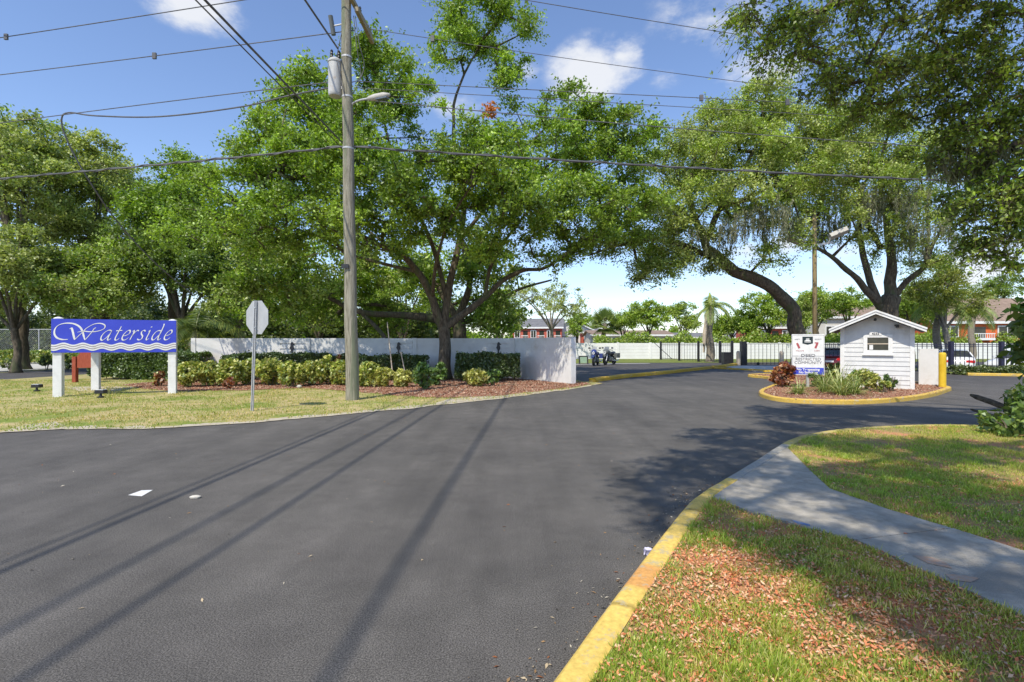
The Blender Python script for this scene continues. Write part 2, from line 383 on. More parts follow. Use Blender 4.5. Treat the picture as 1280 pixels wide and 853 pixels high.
WOOD = [(0.07, 0.11, 0.022), (0.045, 0.075, 0.018), (0.11, 0.15, 0.03), (0.16, 0.19, 0.045)]
def blob_clumps(blobs, mul=1.0):
    """blobs: (centre, radii, n) -> clump centres spread through the outer part of each"""
    out = []
    for c, r, n in blobs:
        n = max(1, int(n * mul)); d = rand_dirs(n); rr = NR.uniform(0.35, 1.0, size=(n, 1)) ** 0.6
        out.append(np.array(c) + d * rr * np.array(r))
    return np.concatenate(out)
def tree(name, label, limbs, blobs, group=None, leaf=0.15, per=110, rc=0.8, pal=OAK, mat='leaf', bark='bark', cat='tree',
         moss=None, twig=0.018, step=0.7, flat=0.65, trunk_parts=(), up=0.6, droop=0.0, sprayf=.6, twigs=0, mul=1.45):
    base = Vector(limbs[0][0][0]); base.z = 0 if base.z < 0.5 else base.z
    root = thing(name, label, cat, tuple(base), 0, group)
    mb = MB(); nodes = []; nrad = []
    for pts, r0, r1 in limbs:
        sp = smooth_poly(pts, sub=5); n = len(sp); rads = []
        for i, p in enumerate(sp):
            t = i / (n - 1); r = r0 + (r1 - r0) * t ** 0.8
            r *= 1 + 0.12 * noise.noise(p * 1.3)
            if p.z < 0.7 and pts is limbs[0][0]: r *= 1 + 0.45 * (1 - p.z / 0.7) ** 2
            rads.append(r)
            sp[i] = p + Vector((noise.noise(p * 0.9), noise.noise(p * 0.9 + Vector((9, 0, 0))), 0)) * r0 * 0.5
        mb.tube(sp, rads, 10)
        st = 0 if pts is not limbs[0][0] else n // 3
        for p, r in list(zip(sp, rads))[st:]: nodes.append(p.copy()); nrad.append(r)
    C = blob_clumps(blobs, mul)
    NP = np.array([tuple(p) for p in nodes]); rootp = NP[0]
    order = np.argsort(np.min(np.linalg.norm(C[:, None, :] - NP[None, :, :], axis=2), axis=1))
    pos = [p for p in NP]; par = [-1] * len(pos); base_n = len(pos); chains = []
    arr = np.zeros((len(pos) + len(C) * 14, 3)); arr[:len(pos)] = NP; cnt = len(pos)
    cntw = [0] * len(pos)
    for ci in order:
        c = C[ci]; d = np.linalg.norm(arr[:cnt] - c, axis=1)
        pen = d + 0.25 * np.maximum(0, arr[:cnt, 2] - c[2])
        j = int(np.argmin(pen)); L = d[j]
        if L < 0.15: continue
        k = min(12, max(1, int(L / step))); p0 = arr[j].copy(); prev = j; ids = [j]
        bow = rand_dirs(1)[0] * L * 0.10; bow[2] += L * 0.06
        for q in range(1, k + 1):
            t = q / k; p = p0 * (1 - t) + c * t + bow * math.sin(PI * t) + rand_dirs(1)[0] * 0.06 * L / k
            arr[cnt] = p; par.append(prev); cntw.append(0); prev = cnt; ids.append(cnt); cnt += 1
        chains.append(ids)
        a = prev
        while a >= base_n: cntw[a] += 1; a = par[a]
    for ids in chains:
        rs = []
        for i in ids:
            if i < base_n: rs.append(None)
            else: rs.append(twig * math.sqrt(cntw[i]) * 1.05)
        if rs[0] is None: rs[0] = rs[1] * 1.2
        else: rs[0] = min(rs[0], rs[1] * 1.3)
        rs[-1] = max(0.006, rs[-1] * 0.6)
        mb.tube([Vector(arr[i]) for i in ids], rs, 5, caps=False)
    mb.build('trunk', M[bark], root, smooth=True, recalc=False)
    # crown
    n = len(C) * per
    cc = np.repeat(C, per, axis=0)
    size_c = np.repeat(NR.uniform(0.6, 1.25, size=len(C)) * rc, per)[:, None]
    off = rand_dirs(n) * (NR.uniform(0, 1, size=(n, 1)) ** 0.6) * size_c * 0.8
    off[:, 2] *= flat
    # leafy sprays: leaves strung along short twigs leaving each clump
    ns = 9; sd_ = rand_dirs(len(C) * ns); sd_[:, 2] = sd_[:, 2] * 0.6 + 0.12 - droop
    sid = np.repeat(np.arange(len(C)), per) * ns + NR.integers(0, ns, n)
    tt = NR.uniform(0.1, 1, size=(n, 1)); sl_ = NR.uniform(0.9, 1.75, size=len(C) * ns)[sid][:, None]
    spo = sd_[sid] * tt * sl_ * size_c; spo[:, 2:] -= tt ** 2 * size_c * (0.25 + droop)
    spo += NR.normal(size=(n, 3)) * 0.10 * size_c
    use = NR.uniform(0, 1, size=(n, 1)) < sprayf
    P = cc + np.where(use, spo, off)
    if twigs:
        tb = MB()
        for ci in range(len(C)):
            if twigs < 1 and R.random() > twigs: continue
            sc_i = size_c[ci * per, 0]
            for q in range(ns):
                k_ = ci * ns + q; c0 = Vector(C[ci]); dv = Vector(sd_[k_]); Lx = sc_i * 1.3
                tb.tube([c0, c0 + dv * Lx * .5 - Vector((0, 0, .25 * sc_i * (.25 + droop))), c0 + dv * Lx - Vector((0, 0, sc_i * (.25 + droop)))], [.006, .004, .002], 3, caps=False)
        tb.build('twigs', M[bark], root, recalc=False)
    A, B = leaf_axes(n, leaf, 0.5, up, droop)
    shade = np.repeat(NR.uniform(0.7, 1.25, size=len(C)), per)[:, None] * NR.choice([0.7, 1.0, 1.0, 1.3], size=(n, 1))
    tint = np.repeat(palette(len(C), pal, 0.1), per, axis=0)
    cols = (0.5 * tint + 0.5 * palette(n, pal)) * shade
    quads('crown', P, A, B, cols, M[mat], root, fold=0.35)
    if moss: add_moss(root, moss, arr[:cnt])
    return root
def add_moss(root, spec, nodes):
    Ps = []; As = []; Bs = []; Cs = []
    for c, r, n, ln in spec:
        for _ in range(n):
            d = rand_dirs(1)[0]; p = np.array(c) + d * np.array(r) * R.uniform(0.3, 1)
            L = ln * R.uniform(0.35, 1.0); w = R.uniform(0.10, 0.26)
            k = int(70 * (0.5 + w * 2) * (.4 + L)); t = NR.uniform(0, 1, size=(k, 1)) ** 0.85
            ns = 5; sid = NR.integers(0, ns, k); so_ = NR.normal(size=(ns, 2)) * w * .55; sl_ = NR.uniform(.4, 1, ns)[sid][:, None]
            ph = NR.uniform(0, 6, ns)[sid][:, None]
            ox = so_[sid] * (1 - .35 * t) + NR.normal(size=(k, 2)) * w * .22 * (1 - .8 * t) + np.concatenate([np.sin(t * 5 + ph), np.cos(t * 4 + ph)], axis=1) * .03
            q = np.concatenate([p[0] + ox[:, :1], p[1] + ox[:, 1:], p[2] - t * L * sl_], axis=1)
            Ps.append(q); l = NR.uniform(0.05, 0.13, size=(k, 1))
            As.append(np.concatenate([NR.normal(size=(k, 2)) * 0.45, -np.ones((k, 1))], axis=1) * l)
            an = NR.uniform(0, PI, size=k); b = np.stack([np.cos(an), np.sin(an), np.zeros(k)], axis=1) * NR.uniform(0.010, 0.022, size=(k, 1)); Bs.append(b)
            Cs.append(palette(k, [(0.27, 0.27, 0.18), (0.20, 0.21, 0.13), (0.36, 0.35, 0.25), (0.24, 0.27, 0.14)]) * R.uniform(0.75, 1.15))
    quads('hanging_moss', np.concatenate(Ps), np.concatenate(As), np.concatenate(Bs), np.concatenate(Cs), M['moss'], root)
def pb(lst, ppm=None):
    """(px,py,rx,ry,Y,depth,n) blobs given by bearing and distance -> world blobs"""
    out = []
    for px, py, rx, ry, Y, dp, n in lst:
        out.append((W(px, py, Y), (rx * Y / F, dp, ry * Y / F), n))
    return out
def pl(pts): return [W(*p) for p in pts]

# ================================================================== SETTING
ground = sheet('ground', [(-700, -300), (700, -300), (700, 900), (-700, 900)], -0.01, M['ground'])
sx = lambda y: -31.6 + 0.05 * y
sheet('road', [(-33, -45), (70, -45), (70, 52), (18, 52), (3, 42.5), (3, 60), (sx(120), 120), (sx(60), 60)], 0.0, M['asphalt'])
verge_front = [(-24.6, 7.0), (-20, 6.9), G(-60, 546), G(0, 541), G(77, 537.5), G(193, 537), G(320, 528.5), G(460, 516), G(571, 505), G(660, 494.5), G(714, 487), G(748, 481)]
vf = rough_edge(verge_front, 0.10)
verge_poly = vf + [(3.9, 22.0), (2.5, 24.5), (0.3, 26.5), (-2, 27), (-2, 60), (-22.3, 60), (-22.6, 40), (-24, 24), (-24.8, 12)]
verge = sheet('verge', verge_poly, 0.012, M['verge'])
bed_front = [G(183, 487), G(215, 490), G(300, 489), G(380, 486), G(450, 491), G(500, 496), G(560, 498.5), G(620, 496), G(670, 490.5), G(712, 485.5), G(740, 481)]
bf = rough_edge(bed_front, 0.14, 0.15)
sheet('mulch_bed', bf + [(3.1, 22.3), (0.3, 25.6), (-15, 25.6), (-16, 21)], 0.024, M['mulch'])
sheet('bare_patch', rough_edge([G(0, 541), G(30, 532), G(70, 528), G(82, 533), G(40, 540), G(0, 542)], 0.1, 0.1), 0.017, M['sand'])
edge_ = verge_front[3:]
sheet('bare_patch', rough_edge([(p[0], p[1] - .02) for p in edge_], .16, .12) + rough_edge([(p[0] - .05, p[1] + .32) for p in edge_[::-1]], .35, .12), 0.0145, M['sand'])
sheet('bare_patch', rough_edge([G(85, 484), G(160, 484), G(182, 481), G(150, 489), G(100, 490), G(85, 486)], 0.1, 0.2), 0.018, M['sand'])
sheet('bare_patch', rough_edge([G(560, 500), G(640, 492), G(700, 486), G(700, 489), G(630, 497), G(560, 505), G(540, 506)], 0.08, 0.15), 0.018, M['sand'])
sheet('parking_lot', [(sx(12) - 1.4, 12), (sx(60) - 1.4, 60), (-46, 60), (-46, 12)], 0.004, M['lot'])
sheet('far_lawn', [(3, 43), (9, 45.5), (18, 46), (34, 48.5), (70, 48), (70, 57), (2, 57)], 0.01, M['dgrass'])
sheet('sidewalk', [(2.9, 41.0), (12, 44.2), (12, 44.9), (2.9, 42.2)], 0.006, M['lot'])

def kerb(name, path, width, height, colf, closed=False, side=1, mat='kerb', group=None):
    P = [Vector((p[0], p[1])) for p in path]; n = len(P)
    prof = [(0, -0.05), (0.0, height * 0.72), (0.022, height * 0.93), (0.05, height), (width - 0.03, height), (width - 0.005, height * 0.9), (width, -0.05)]
    mb = MB(); k = len(prof)
    for i, p in enumerate(P):
        a = P[(i - 1) % n] if closed or i > 0 else P[i]; b = P[(i + 1) % n] if closed or i < n - 1 else P[i]
        d = (b - a).normalized(); q = Vector((-d.y, d.x)) * side
        wob = 1 + 0.02 * noise.noise(Vector((p.x * 3, p.y * 3, 0)))
        c = colf(i / n, p)
        for u, z in prof:
            mb.v.append((p.x + q.x * u, p.y + q.y * u, z * wob)); mb.c.append(c)
    m = n if closed else n - 1
    for i in range(m):
        j = (i + 1) % n
        for t in range(k - 1):
            mb.f.append((i * k + t, j * k + t, j * k + t + 1, i * k + t + 1))
    if not closed:
        mb.f.append(tuple(range(k))); mb.f.append(tuple((n - 1) * k + t for t in range(k)))
    o = mb.build(name, M[mat]); o['kind'] = 'structure'
    return o
YEL = (0.76, 0.54, 0.14); YELD = (0.58, 0.36, 0.04)
kp = [(-2.9, -3.0), (-1.3, -0.2), G(622, 972), G(705, 853), G(780, 746), G(855, 646), G(878, 625), G(900, 611), G(940, 586), G(985, 557), G(1020, 547), G(1065, 541), G(1140, 537), G(1230, 537), (13, 9.7), (20, 9.0), (45, 7.5)]
kpath = smooth_poly([(p[0], p[1]) for p in kp], sub=26)
op = Vector(G(793, 735)[:2])
def kc(t, p):
    d = (p - op).length
    if d < 0.17: return (0.68, 0.35, 0.11)
    a = Vector(G(905, 607)[:2]).y; b = Vector(G(978, 562)[:2]).y
    if a < p.y < b and p.x < 4.6: return (0.36, 0.345, 0.31)
    y = YEL
    k = 1 + 0.16 * noise.noise(Vector((p.x * 2, p.y * 2, 1)))
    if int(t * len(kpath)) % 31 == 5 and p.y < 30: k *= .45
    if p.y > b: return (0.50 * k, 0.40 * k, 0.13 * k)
    return (y[0] * k, y[1] * k, y[2] * k)
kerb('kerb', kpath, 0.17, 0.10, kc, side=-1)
inner = []
for i, p in enumerate(kpath):
    a = kpath[max(i - 1, 0)]; b = kpath[min(i + 1, len(kpath) - 1)]; d = (b - a).normalized()
    inner.append((p.x + d.y * 0.168, p.y - d.x * 0.168))
lawn = sheet('lawn', inner + [(45, -20), (-12, -20)], 0.088, M['lawn'])
# pavement slabs from the dropped kerb towards the right
ZS = 0.104
L0 = [G(893, 629, ZS), G(1070, 676, ZS)]; L1 = [G(1071.5, 677, ZS), G(1280, 770, ZS), G(1400, 824, ZS)]
sl1 = [G(893, 629, ZS), G(985, 675.5, ZS), G(1068, 676, ZS)]
i0_ = min(range(len(inner)), key=lambda i: (Vector(inner[i]) - Vector(G(899, 624, .1)[:2])).length)
i1_ = min(range(len(inner)), key=lambda i: (Vector(inner[i]) - Vector(G(990, 560, .1)[:2])).length)
ka = [tuple(inner[i]) for i in range(i0_, i1_ + 1, 3)]
slabA = ka + [G(1010, 586, ZS), G(1037, 611, ZS), G(1110, 637, ZS), G(1189, 660.5, ZS), G(1069, 675, ZS), G(1000, 657, ZS), G(940, 641, ZS)]
j0_ = G(1069, 675, ZS); j1_ = G(1189, 660.5, ZS)
slabB = [(j0_[0] + .012, j0_[1] - .008), G(1280, 770, ZS), G(1380, 815, ZS), G(1420, 725, ZS), G(1280, 689, ZS), (j1_[0] + .012, j1_[1] - .008)]
joint = [(j0_[0] - .03, j0_[1]), (j0_[0] + .05, j0_[1] - .03), (j1_[0] + .05, j1_[1] - .03), (j1_[0] - .03, j1_[1])]
mb = MB()
for s_ in (slabA, slabB): mb.prism([(p[0], p[1]) for p in s_], lambda p: (p[0], p[1], 0.03), lambda p: (p[0], p[1], ZS + 0.004))
sw = mb.build('sidewalk', M['concrete']); sw['kind'] = 'structure'
far = [(3.3, 2.75), (9, 0.2), (20, -4), (20.6, -2.9), (9.6, 1.4), (4.55, 3.55)]
sheet('paint_mark', rough_edge([G(1140, 696, .1), G(1165, 699, .1), G(1178, 704, .1), G(1190, 712, .1), G(1160, 706, .1), G(1140, 696, .1)], 0.02, 0.05), ZS + 0.008, M['paintorange'])
sheet('paint_mark', rough_edge([G(1182, 720, .1), G(1222, 724, .1), G(1212, 729, .1), G(1190, 727, .1), G(1182, 720, .1)], 0.02, 0.05), ZS + 0.008, M['paintorange'])
sheet('paint_mark', rough_edge([G(988, 651, .1), G(1012, 657, .1), G(1013, 659.5, .1), G(996, 656, .1), G(988, 651, .1)], 0.01, 0.04), ZS + 0.008, M['paintblue'])
sheet('road_marking', [G(160, 619.5), G(177, 613.5), G(191, 613), G(177, 621)], 0.004, M['paintwhite'])
# island in front of the guard house
isl = [G(949, 492), G(958, 499), G(985, 503.5), G(1030, 505.5), G(1080, 505.5), G(1130, 502), G(1165, 496.5), G(1184, 490.5), G(1187, 487), (16.9, 21.0), (16.0, 24), (15.5, 27), (14.0, 27.5), (12.2, 26.5), G(961, 474.5), G(969, 482)]
ipath = smooth_poly([(p[0], p[1]) for p in isl], closed=True, sub=8)
def ic(t, p):
    k = 1 + 0.15 * noise.noise(Vector((p.x * 2, p.y * 2, 1))); return (0.64 * k, 0.43 * k, 0.09 * k)
kerb('kerb', ipath, 0.16, 0.13, ic, closed=True, side=1)
sheet('mulch_bed', [tuple(p) for p in ipath], 0.10, M['mulch'])
# yellow median kerb
def mc_(t, p):
    k = 1 + 0.2 * noise.noise(Vector((p.x * 1.5, p.y * 1.5, 1))); return (0.60 * k, 0.38 * k, 0.04 * k)
med = smooth_poly([G(745, 478)[:2], G(780, 473)[:2], G(840, 467)[:2], G(900, 460)[:2], G(926, 456.5)[:2]], sub=8)
kerb('kerb', med, 0.34, 0.17, mc_, side=1)
med2 = smooth_poly([G(890, 461)[:2], G(930, 463)[:2], G(968, 465)[:2], (15.2, 31)], sub=6)
kerb('kerb', med2, 0.25, 0.10, mc_, side=1)
sheet('gate_apron', [G(903, 458.5), G(930, 462)[:2], (15.0, 31.5), (24, 31.5), (24, 39.5), (16.0, 39.5)], 0.012, M['lot'])
# right back kerb with planting strip
rk = smooth_poly([(24.5, 27.5), (27, 26.5), (31, 24.8), (36, 22.0), (42, 18)], sub=6)
kerb('kerb', [tuple(p) for p in rk], 0.2, 0.14, ic, side=1)
sheet('planting_strip', [(24.5, 27.7), (27.1, 26.7), (31.1, 25), (36.1, 22.2), (42, 18.3), (50, 24), (26, 36)], 0.06, M['dgrass'])

# ================================================================== LEFT WALL
wl = thing('garden_wall', 'low painted entrance wall with black sea horse ornaments behind the shrubs', 'wall', (-6.5, 25, 0))
WY = 25.0; WT = 1.97
mb = MB(); mb.box(-15.6, 0.09, WY, WY + 0.22, -0.05, WT); 
mb.build('wall', M['grey_wall'], wl, bevel=0.01)
# return leg towards the road
mb = MB(); a = Vector((0.12, WY + 0.02)); b = Vector((2.46, 21.3)); d = (b - a).normalized(); q = Vector((d.y, -d.x))
poly = [a, b, b - q * 0.26, a - q * 0.26]
mb.prism([tuple(p) for p in poly], lambda p: (p[0], p[1], -0.05), lambda p: (p[0], p[1], WT + 0.004))
mb.build('return_wall', M['white_wall'], wl, bevel=0.012)
mb = MB()
for x in (-15.55, -11.42, -9.95, -6.3, -4.75, -1.35, 0.02): mb.box(x - 0.11, x + 0.11, WY - 0.035, WY - 0.003, 0, WT + 0.01)
mb.build('pilaster', M['grey_wall'], wl)
for cx in (-10.72, -5.53, -0.66):
    mb = MB()
    for k in range(5): mb.box(cx - 0.66, cx + 0.66, WY - 0.04, WY - 0.005, 0.72 + k * 0.25, 0.88 + k * 0.25)
    mb.build('slat_panel', M['grey_wall'], wl)
    o2 = Vector((cx, WY - 0.06, 1.5))
    sh = [(0.02, 0.36), (0.07, 0.33), (0.09, 0.27), (0.17, 0.24), (0.165, 0.20), (0.08, 0.20), (0.07, 0.14), (0.11, 0.06), (0.11, -0.05), (0.05, -0.15), (0.03, -0.24), (0.07, -0.30), (0.13, -0.27), (0.12, -0.21), (0.155, -0.22), (0.17, -0.30), (0.10, -0.37), (0.0, -0.36), (-0.05, -0.27), (-0.05, -0.16), (-0.09, -0.06), (-0.14, 0.02), (-0.10, 0.08), (-0.08, 0.16), (-0.07, 0.27), (-0.04, 0.34)]
    mb = MB(); mb.prism([(x * 0.8, z * 0.8) for x, z in sh], lambda p: (o2.x + p[0], o2.y - 0.02, o2.z + p[1]), lambda p: (o2.x + p[0], o2.y + 0.018, o2.z + p[1]))
    mb.build('ornament', M['black'], wl)

# ================================================================== BLUE SIGN
A0 = Vector((G(71.5, 497)[0], G(71.5, 497)[1], 0)); B0 = Vector((G(215, 492.5)[0], G(215, 492.5)[1], 0))
sg = thing('entrance_sign', 'blue entrance sign on white posts with white script name and wave lines', 'sign', tuple((A0 + B0) / 2))
ud = (B0 - A0).normalized(); nd = Vector((ud.y, -ud.x, 0))
if nd.y > 0: nd = -nd
LW = (B0 - A0).length
zt, zb = 2.49, 1.42
def post(p, top, name='post'):
    mb = MB(); w = 0.115
    c = [p + ud * (i * w) + nd * (j * w) for i, j in ((-1, -1), (1, -1), (1, 1), (-1, 1))]
    mb.add([(v.x, v.y, -0.1) for v in c] + [(v.x, v.y, top) for v in c], [(0, 1, 2, 3), (4, 5, 6, 7), (0, 1, 5, 4), (1, 2, 6, 5), (2, 3, 7, 6), (3, 0, 4, 7)])
    mb.build(name, M['white'], sg, bevel=0.012)
    mb = MB(); mb.lathe((p.x, p.y, top), [(0.12, -0.003), (0.13, 0.02), (0.09, 0.05), (0.03, 0.07)], 16)
    mb.build('post_cap', M['white'], sg)
C0 = Vector((G(120, 488.5)[0], G(120, 488.5)[1], 0))
post(A0 - nd * 0.10, zt - 0.0); post(B0 - nd * 0.10, zt - 0.02); post(C0, zt - 0.05)
ext = 0.13
def SP(u, v, o=0.0):
    """u 0..1 across, v 0..1 down the face, o metres proud"""
    p = A0 + ud * (-ext + u * (LW + 2 * ext)) + nd * (0.06 + o); zz = zt + (zb - zt) * v
    return (p.x, p.y, zz)
mb = MB(); mb.prism([(0, 0), (1, 0), (1, 1), (0, 1)], lambda p: SP(p[0], p[1], -0.045), lambda p: SP(p[0], p[1], 0.0))
mb.build('sign_board', M['blue'], sg, bevel=0.004)
e2 = (C0 - A0).normalized(); n2 = Vector((-e2.y, e2.x, 0))
if n2.x > 0: n2 = -n2
s2 = A0 + n2 * 0.15 - e2 * 0.1 - nd * 0.35; f2 = C0 + n2 * 0.15 + e2 * 0.1
mb = MB(); mb.prism([(0, zb), (1, zb), (1, zt), (0, zt)], lambda p: (*(s2 + (f2 - s2) * p[0]).xy, p[1]), lambda p: (*(s2 + (f2 - s2) * p[0] + n2 * 0.04).xy, p[1]))
mb.build('sign_board', M['blue'], sg)
def fromcrop(x, y):
    t = (x - 65) / 1138.0; top = 108 + 32 * t; bot = 441 + 14 * t
    return (t, (y - top) / (bot - top))
SC = LW + 2 * ext; SH = zt - zb
def pen(mb, pts, wid=0.055, minw=0.014, ang=38, sub=10, o=0.006, taper=True, closed=False):
    """broad-nib pen stroke laid on the sign face"""
    uv = [fromcrop(*p) for p in pts]
    m = [Vector((u * SC, -v * SH)) for u, v in uv]
    sp = smooth_poly(m, sub=sub); a = math.radians(ang); nib = Vector((math.cos(a), math.sin(a)))
    n = len(sp); vs = []
    for i, p in enumerate(sp):
        d = (sp[min(i + 1, n - 1)] - sp[max(i - 1, 0)]).normalized(); q = Vector((-d.y, d.x))
        k = abs(q.dot(nib)); w = minw + (wid - minw) * k ** 1.4
        if taper:
            t = min(i, n - 1 - i) / n; w *= min(1, 0.45 + t * 6)
        for s in (-1, 1):
            r = p + q * s * w / 2; vs.append(SP(r.x / SC, -r.y / SH, o))
    mb.add(vs, [(2 * i, 2 * i + 1, 2 * i + 3, 2 * i + 2) for i in range(n - 1)])
mb = MB()
# capital with its swashes
pen(mb, [(208, 312), (160, 313), (115, 295), (93, 255), (100, 205), (135, 168), (195, 153), (260, 160), (310, 190), (335, 235), (346, 280), (356, 322)], 0.055)
pen(mb, [(222, 210), (240, 204), (250, 235), (258, 275), (268, 318)], 0.062)
pen(mb, [(268, 318), (300, 280), (340, 240), (370, 205), (430, 168), (485, 158), (528, 172), (535, 198), (510, 222), (455, 238), (400, 240), (340, 234), (290, 244)], 0.040)
pen(mb, [(356, 322), (390, 280), (420, 240), (440, 208), (455, 202)], 0.036)
def glyph(kind, x, y, s):
    sh = 0.34
    T = lambda px, py: (x + s * (px + sh * py), y - s * py)
    S = {'a': [[(0.80, 0.95), (0.52, 1.02), (0.22, 0.85), (0.02, 0.45), (0.05, 0.10), (0.25, 0.0), (0.52, 0.28), (0.72, 0.68), (0.80, 0.95)], [(0.80, 0.97), (0.70, 0.5), (0.68, 0.12), (0.80, 0.0), (0.98, 0.18)]],
         't': [[(0.28, 1.42), (0.2, 0.9), (0.1, 0.3), (0.14, 0.04), (0.3, 0.0), (0.5, 0.18)], [(-0.08, 0.95), (0.2, 0.97), (0.52, 1.0)]],
         'e': [[(0.06, 0.42), (0.35, 0.5), (0.58, 0.72), (0.52, 0.98), (0.3, 0.95), (0.06, 0.6), (0.02, 0.2), (0.18, 0.0), (0.42, 0.05), (0.62, 0.25)]],
         'r': [[(-0.02, 0.86), (0.1, 0.98), (0.14, 0.7), (0.06, 0.3), (0.02, 0.0)], [(0.07, 0.4), (0.25, 0.78), (0.42, 0.98), (0.58, 0.92)]],
         's': [[(0.50, 0.86), (0.34, 0.99), (0.14, 0.86), (0.2, 0.6), (0.38, 0.38), (0.36, 0.1), (0.14, 0.0), (-0.06, 0.12)]],
         'i': [[(0.0, 0.85), (0.12, 0.98), (0.1, 0.6), (0.04, 0.2), (0.12, 0.0), (0.3, 0.15)], [(0.13, 1.36), (0.18, 1.30)]],
         'd': [[(0.74, 0.93), (0.48, 1.0), (0.2, 0.85), (0.02, 0.45), (0.05, 0.10), (0.25, 0.0), (0.5, 0.28), (0.70, 0.68)], [(0.74, 1.72), (0.80, 1.6), (0.76, 1.0), (0.66, 0.4), (0.68, 0.06), (0.8, 0.0), (0.95, 0.16)]]}
    for st in S[kind]: pen(mb, [T(*p) for p in st], 0.046, 0.012)
for g_, x_, y_ in (('a', 490, 325), ('t', 612, 326), ('e', 682, 327), ('r', 760, 327), ('s', 832, 328), ('i', 908, 329), ('d', 962, 330), ('e', 1080, 331)):
    glyph(g_, x_, y_, 96 if g_ != 'd' else 92)
mb.build('lettering', M['white'], sg, recalc=False)
for off_, thick_, mt, o_ in ((0.0, 0.042, 'white', 0.006), (0.070, 0.042, 'white', 0.006), (0.140, 0.042, 'white', 0.006), (0.035, 0.014, 'tan', 0.004), (0.105, 0.014, 'tan', 0.004)):
    mb = MB(); n = 120; vs = []
    for i in range(n + 1):
        u = i / n; ph = 2 * PI * (u * 6.72 - 0.62)
        v = 0.755 + off_ - 0.032 * math.cos(ph)
        for s in (-1, 1): vs.append(SP(u, v + s * thick_ / 2, o_))
    mb.add(vs, [(2 * i, 2 * i + 1, 2 * i + 3, 2 * i + 2) for i in range(n)])
    mb.build('wave_line', M[mt], sg, recalc=False)
# spotlights
for px, py, lab in ((46, 490, 'small ground spotlight on the grass left of the blue sign'), (126, 498, 'small ground spotlight in front of the blue sign')):
    g = G(px, py); t = thing('spotlight', lab, 'spotlight', g)
    t['group'] = 'ground spotlights'
    mb = MB(); mb.lathe(g, [(0.10, 0), (0.10, 0.05), (0.04, 0.07), (0.03, 0.15)], 12); mb.build('stand', M['black'], t)
    mb = MB(); mb.box(g[0] - .14, g[0] + .14, g[1] - .08, g[1] + .10, .15, .26); mb.build('housing', M['black'], t, bevel=0.015)
    mb = MB(); mb.box(g[0] - .12, g[0] + .12, g[1] - .07, g[1] + .085, .262, .275); mb.build('lens', M['headlight'], t)
# red wooden sign behind
g = G(94, 478.5); t = thing('wooden_sign', 'red brown wooden sign on a post behind the blue sign', 'sign', g)
z2 = lambda y: CH + (HOR - y) / F * g[1]
mb = MB(); mb.bar((g[0], g[1], -0.05), (g[0], g[1], z2(446)), 0.16, 0.16); mb.build('post', M['redwood'], t, bevel=0.01)
xx = lambda x: (x - CXP) / F * g[1]
mb = MB(); mb.bar((xx(119), g[1] + .1, 0.0), (xx(119), g[1] + .1, z2(450)), 0.12, 0.12); mb.build('post', M['redwood'], t)
arc = [(xx(97), z2(460)), (xx(117.5), z2(460)), (xx(117.5), z2(446)), (xx(114), z2(441)), (xx(108), z2(439)), (xx(101), z2(441)), (xx(97), z2(446))]
mb = MB(); mb.prism(arc, lambda p: (p[0], g[1] - .03, p[1]), lambda p: (p[0], g[1] + .03, p[1])); mb.build('sign_board', M['redwood'], t)

# ================================================================== STOP SIGN (seen from the back)
g = G(315, 514.5); t = thing('stop_sign', 'grey back of an octagonal stop sign on a galvanised post', 'stop sign', g)
pt = Vector(g); topz = CH + (HOR - 376) / F * g[1]
top = pt + Vector((0.09, 0, topz))
mb = MB(); d = Vector((0, -1, 0))
for dx in (-0.022, 0.022): mb.bar((g[0] + dx, g[1], -0.1), (top.x + dx, g[1], topz), 0.018, 0.045, up=(0, 1, 0))
mb.bar((g[0], g[1] + 0.018, -0.1), (top.x, g[1] + 0.018, topz), 0.03, 0.006, up=(0, 1, 0))
mb.build('post', M['galv'], t)
c = Vector((top.x + 0.02, g[1] + 0.035, CH + (HOR - 397) / F * g[1])); ang = math.radians(-24)
uu = Vector((math.cos(ang), math.sin(ang), 0)); nn = Vector((-math.sin(ang), math.cos(ang), 0))
RO = 0.455; octo = [(RO * math.cos(PI / 8 + k * PI / 4), RO * math.sin(PI / 8 + k * PI / 4)) for k in range(8)]
mb = MB(); f_ = lambda p, o: tuple(c + uu * p[0] * 0.92 + Vector((0, 0, p[1])) + nn * o)
mb.prism(octo, lambda p: f_(p, 0.0), lambda p: f_(p, 0.006)); mb.build('sign_plate', M['alu'], t)
mb = MB()
mb.prism([(x * 0.93, y * 0.93) for x, y in octo], lambda p: f_(p, 0.0075), lambda p: f_(p, 0.009)); mb.build('sign_face', M['taillight'], t)
for dz in (-0.25, 0.25): MB().lathe((c.x - 0.02, g[1] - 0.022, c.z + dz), [(0.015, -0.015), (0.015, 0.0)], 8, 'y').build('bolt', M['chrome'], t)

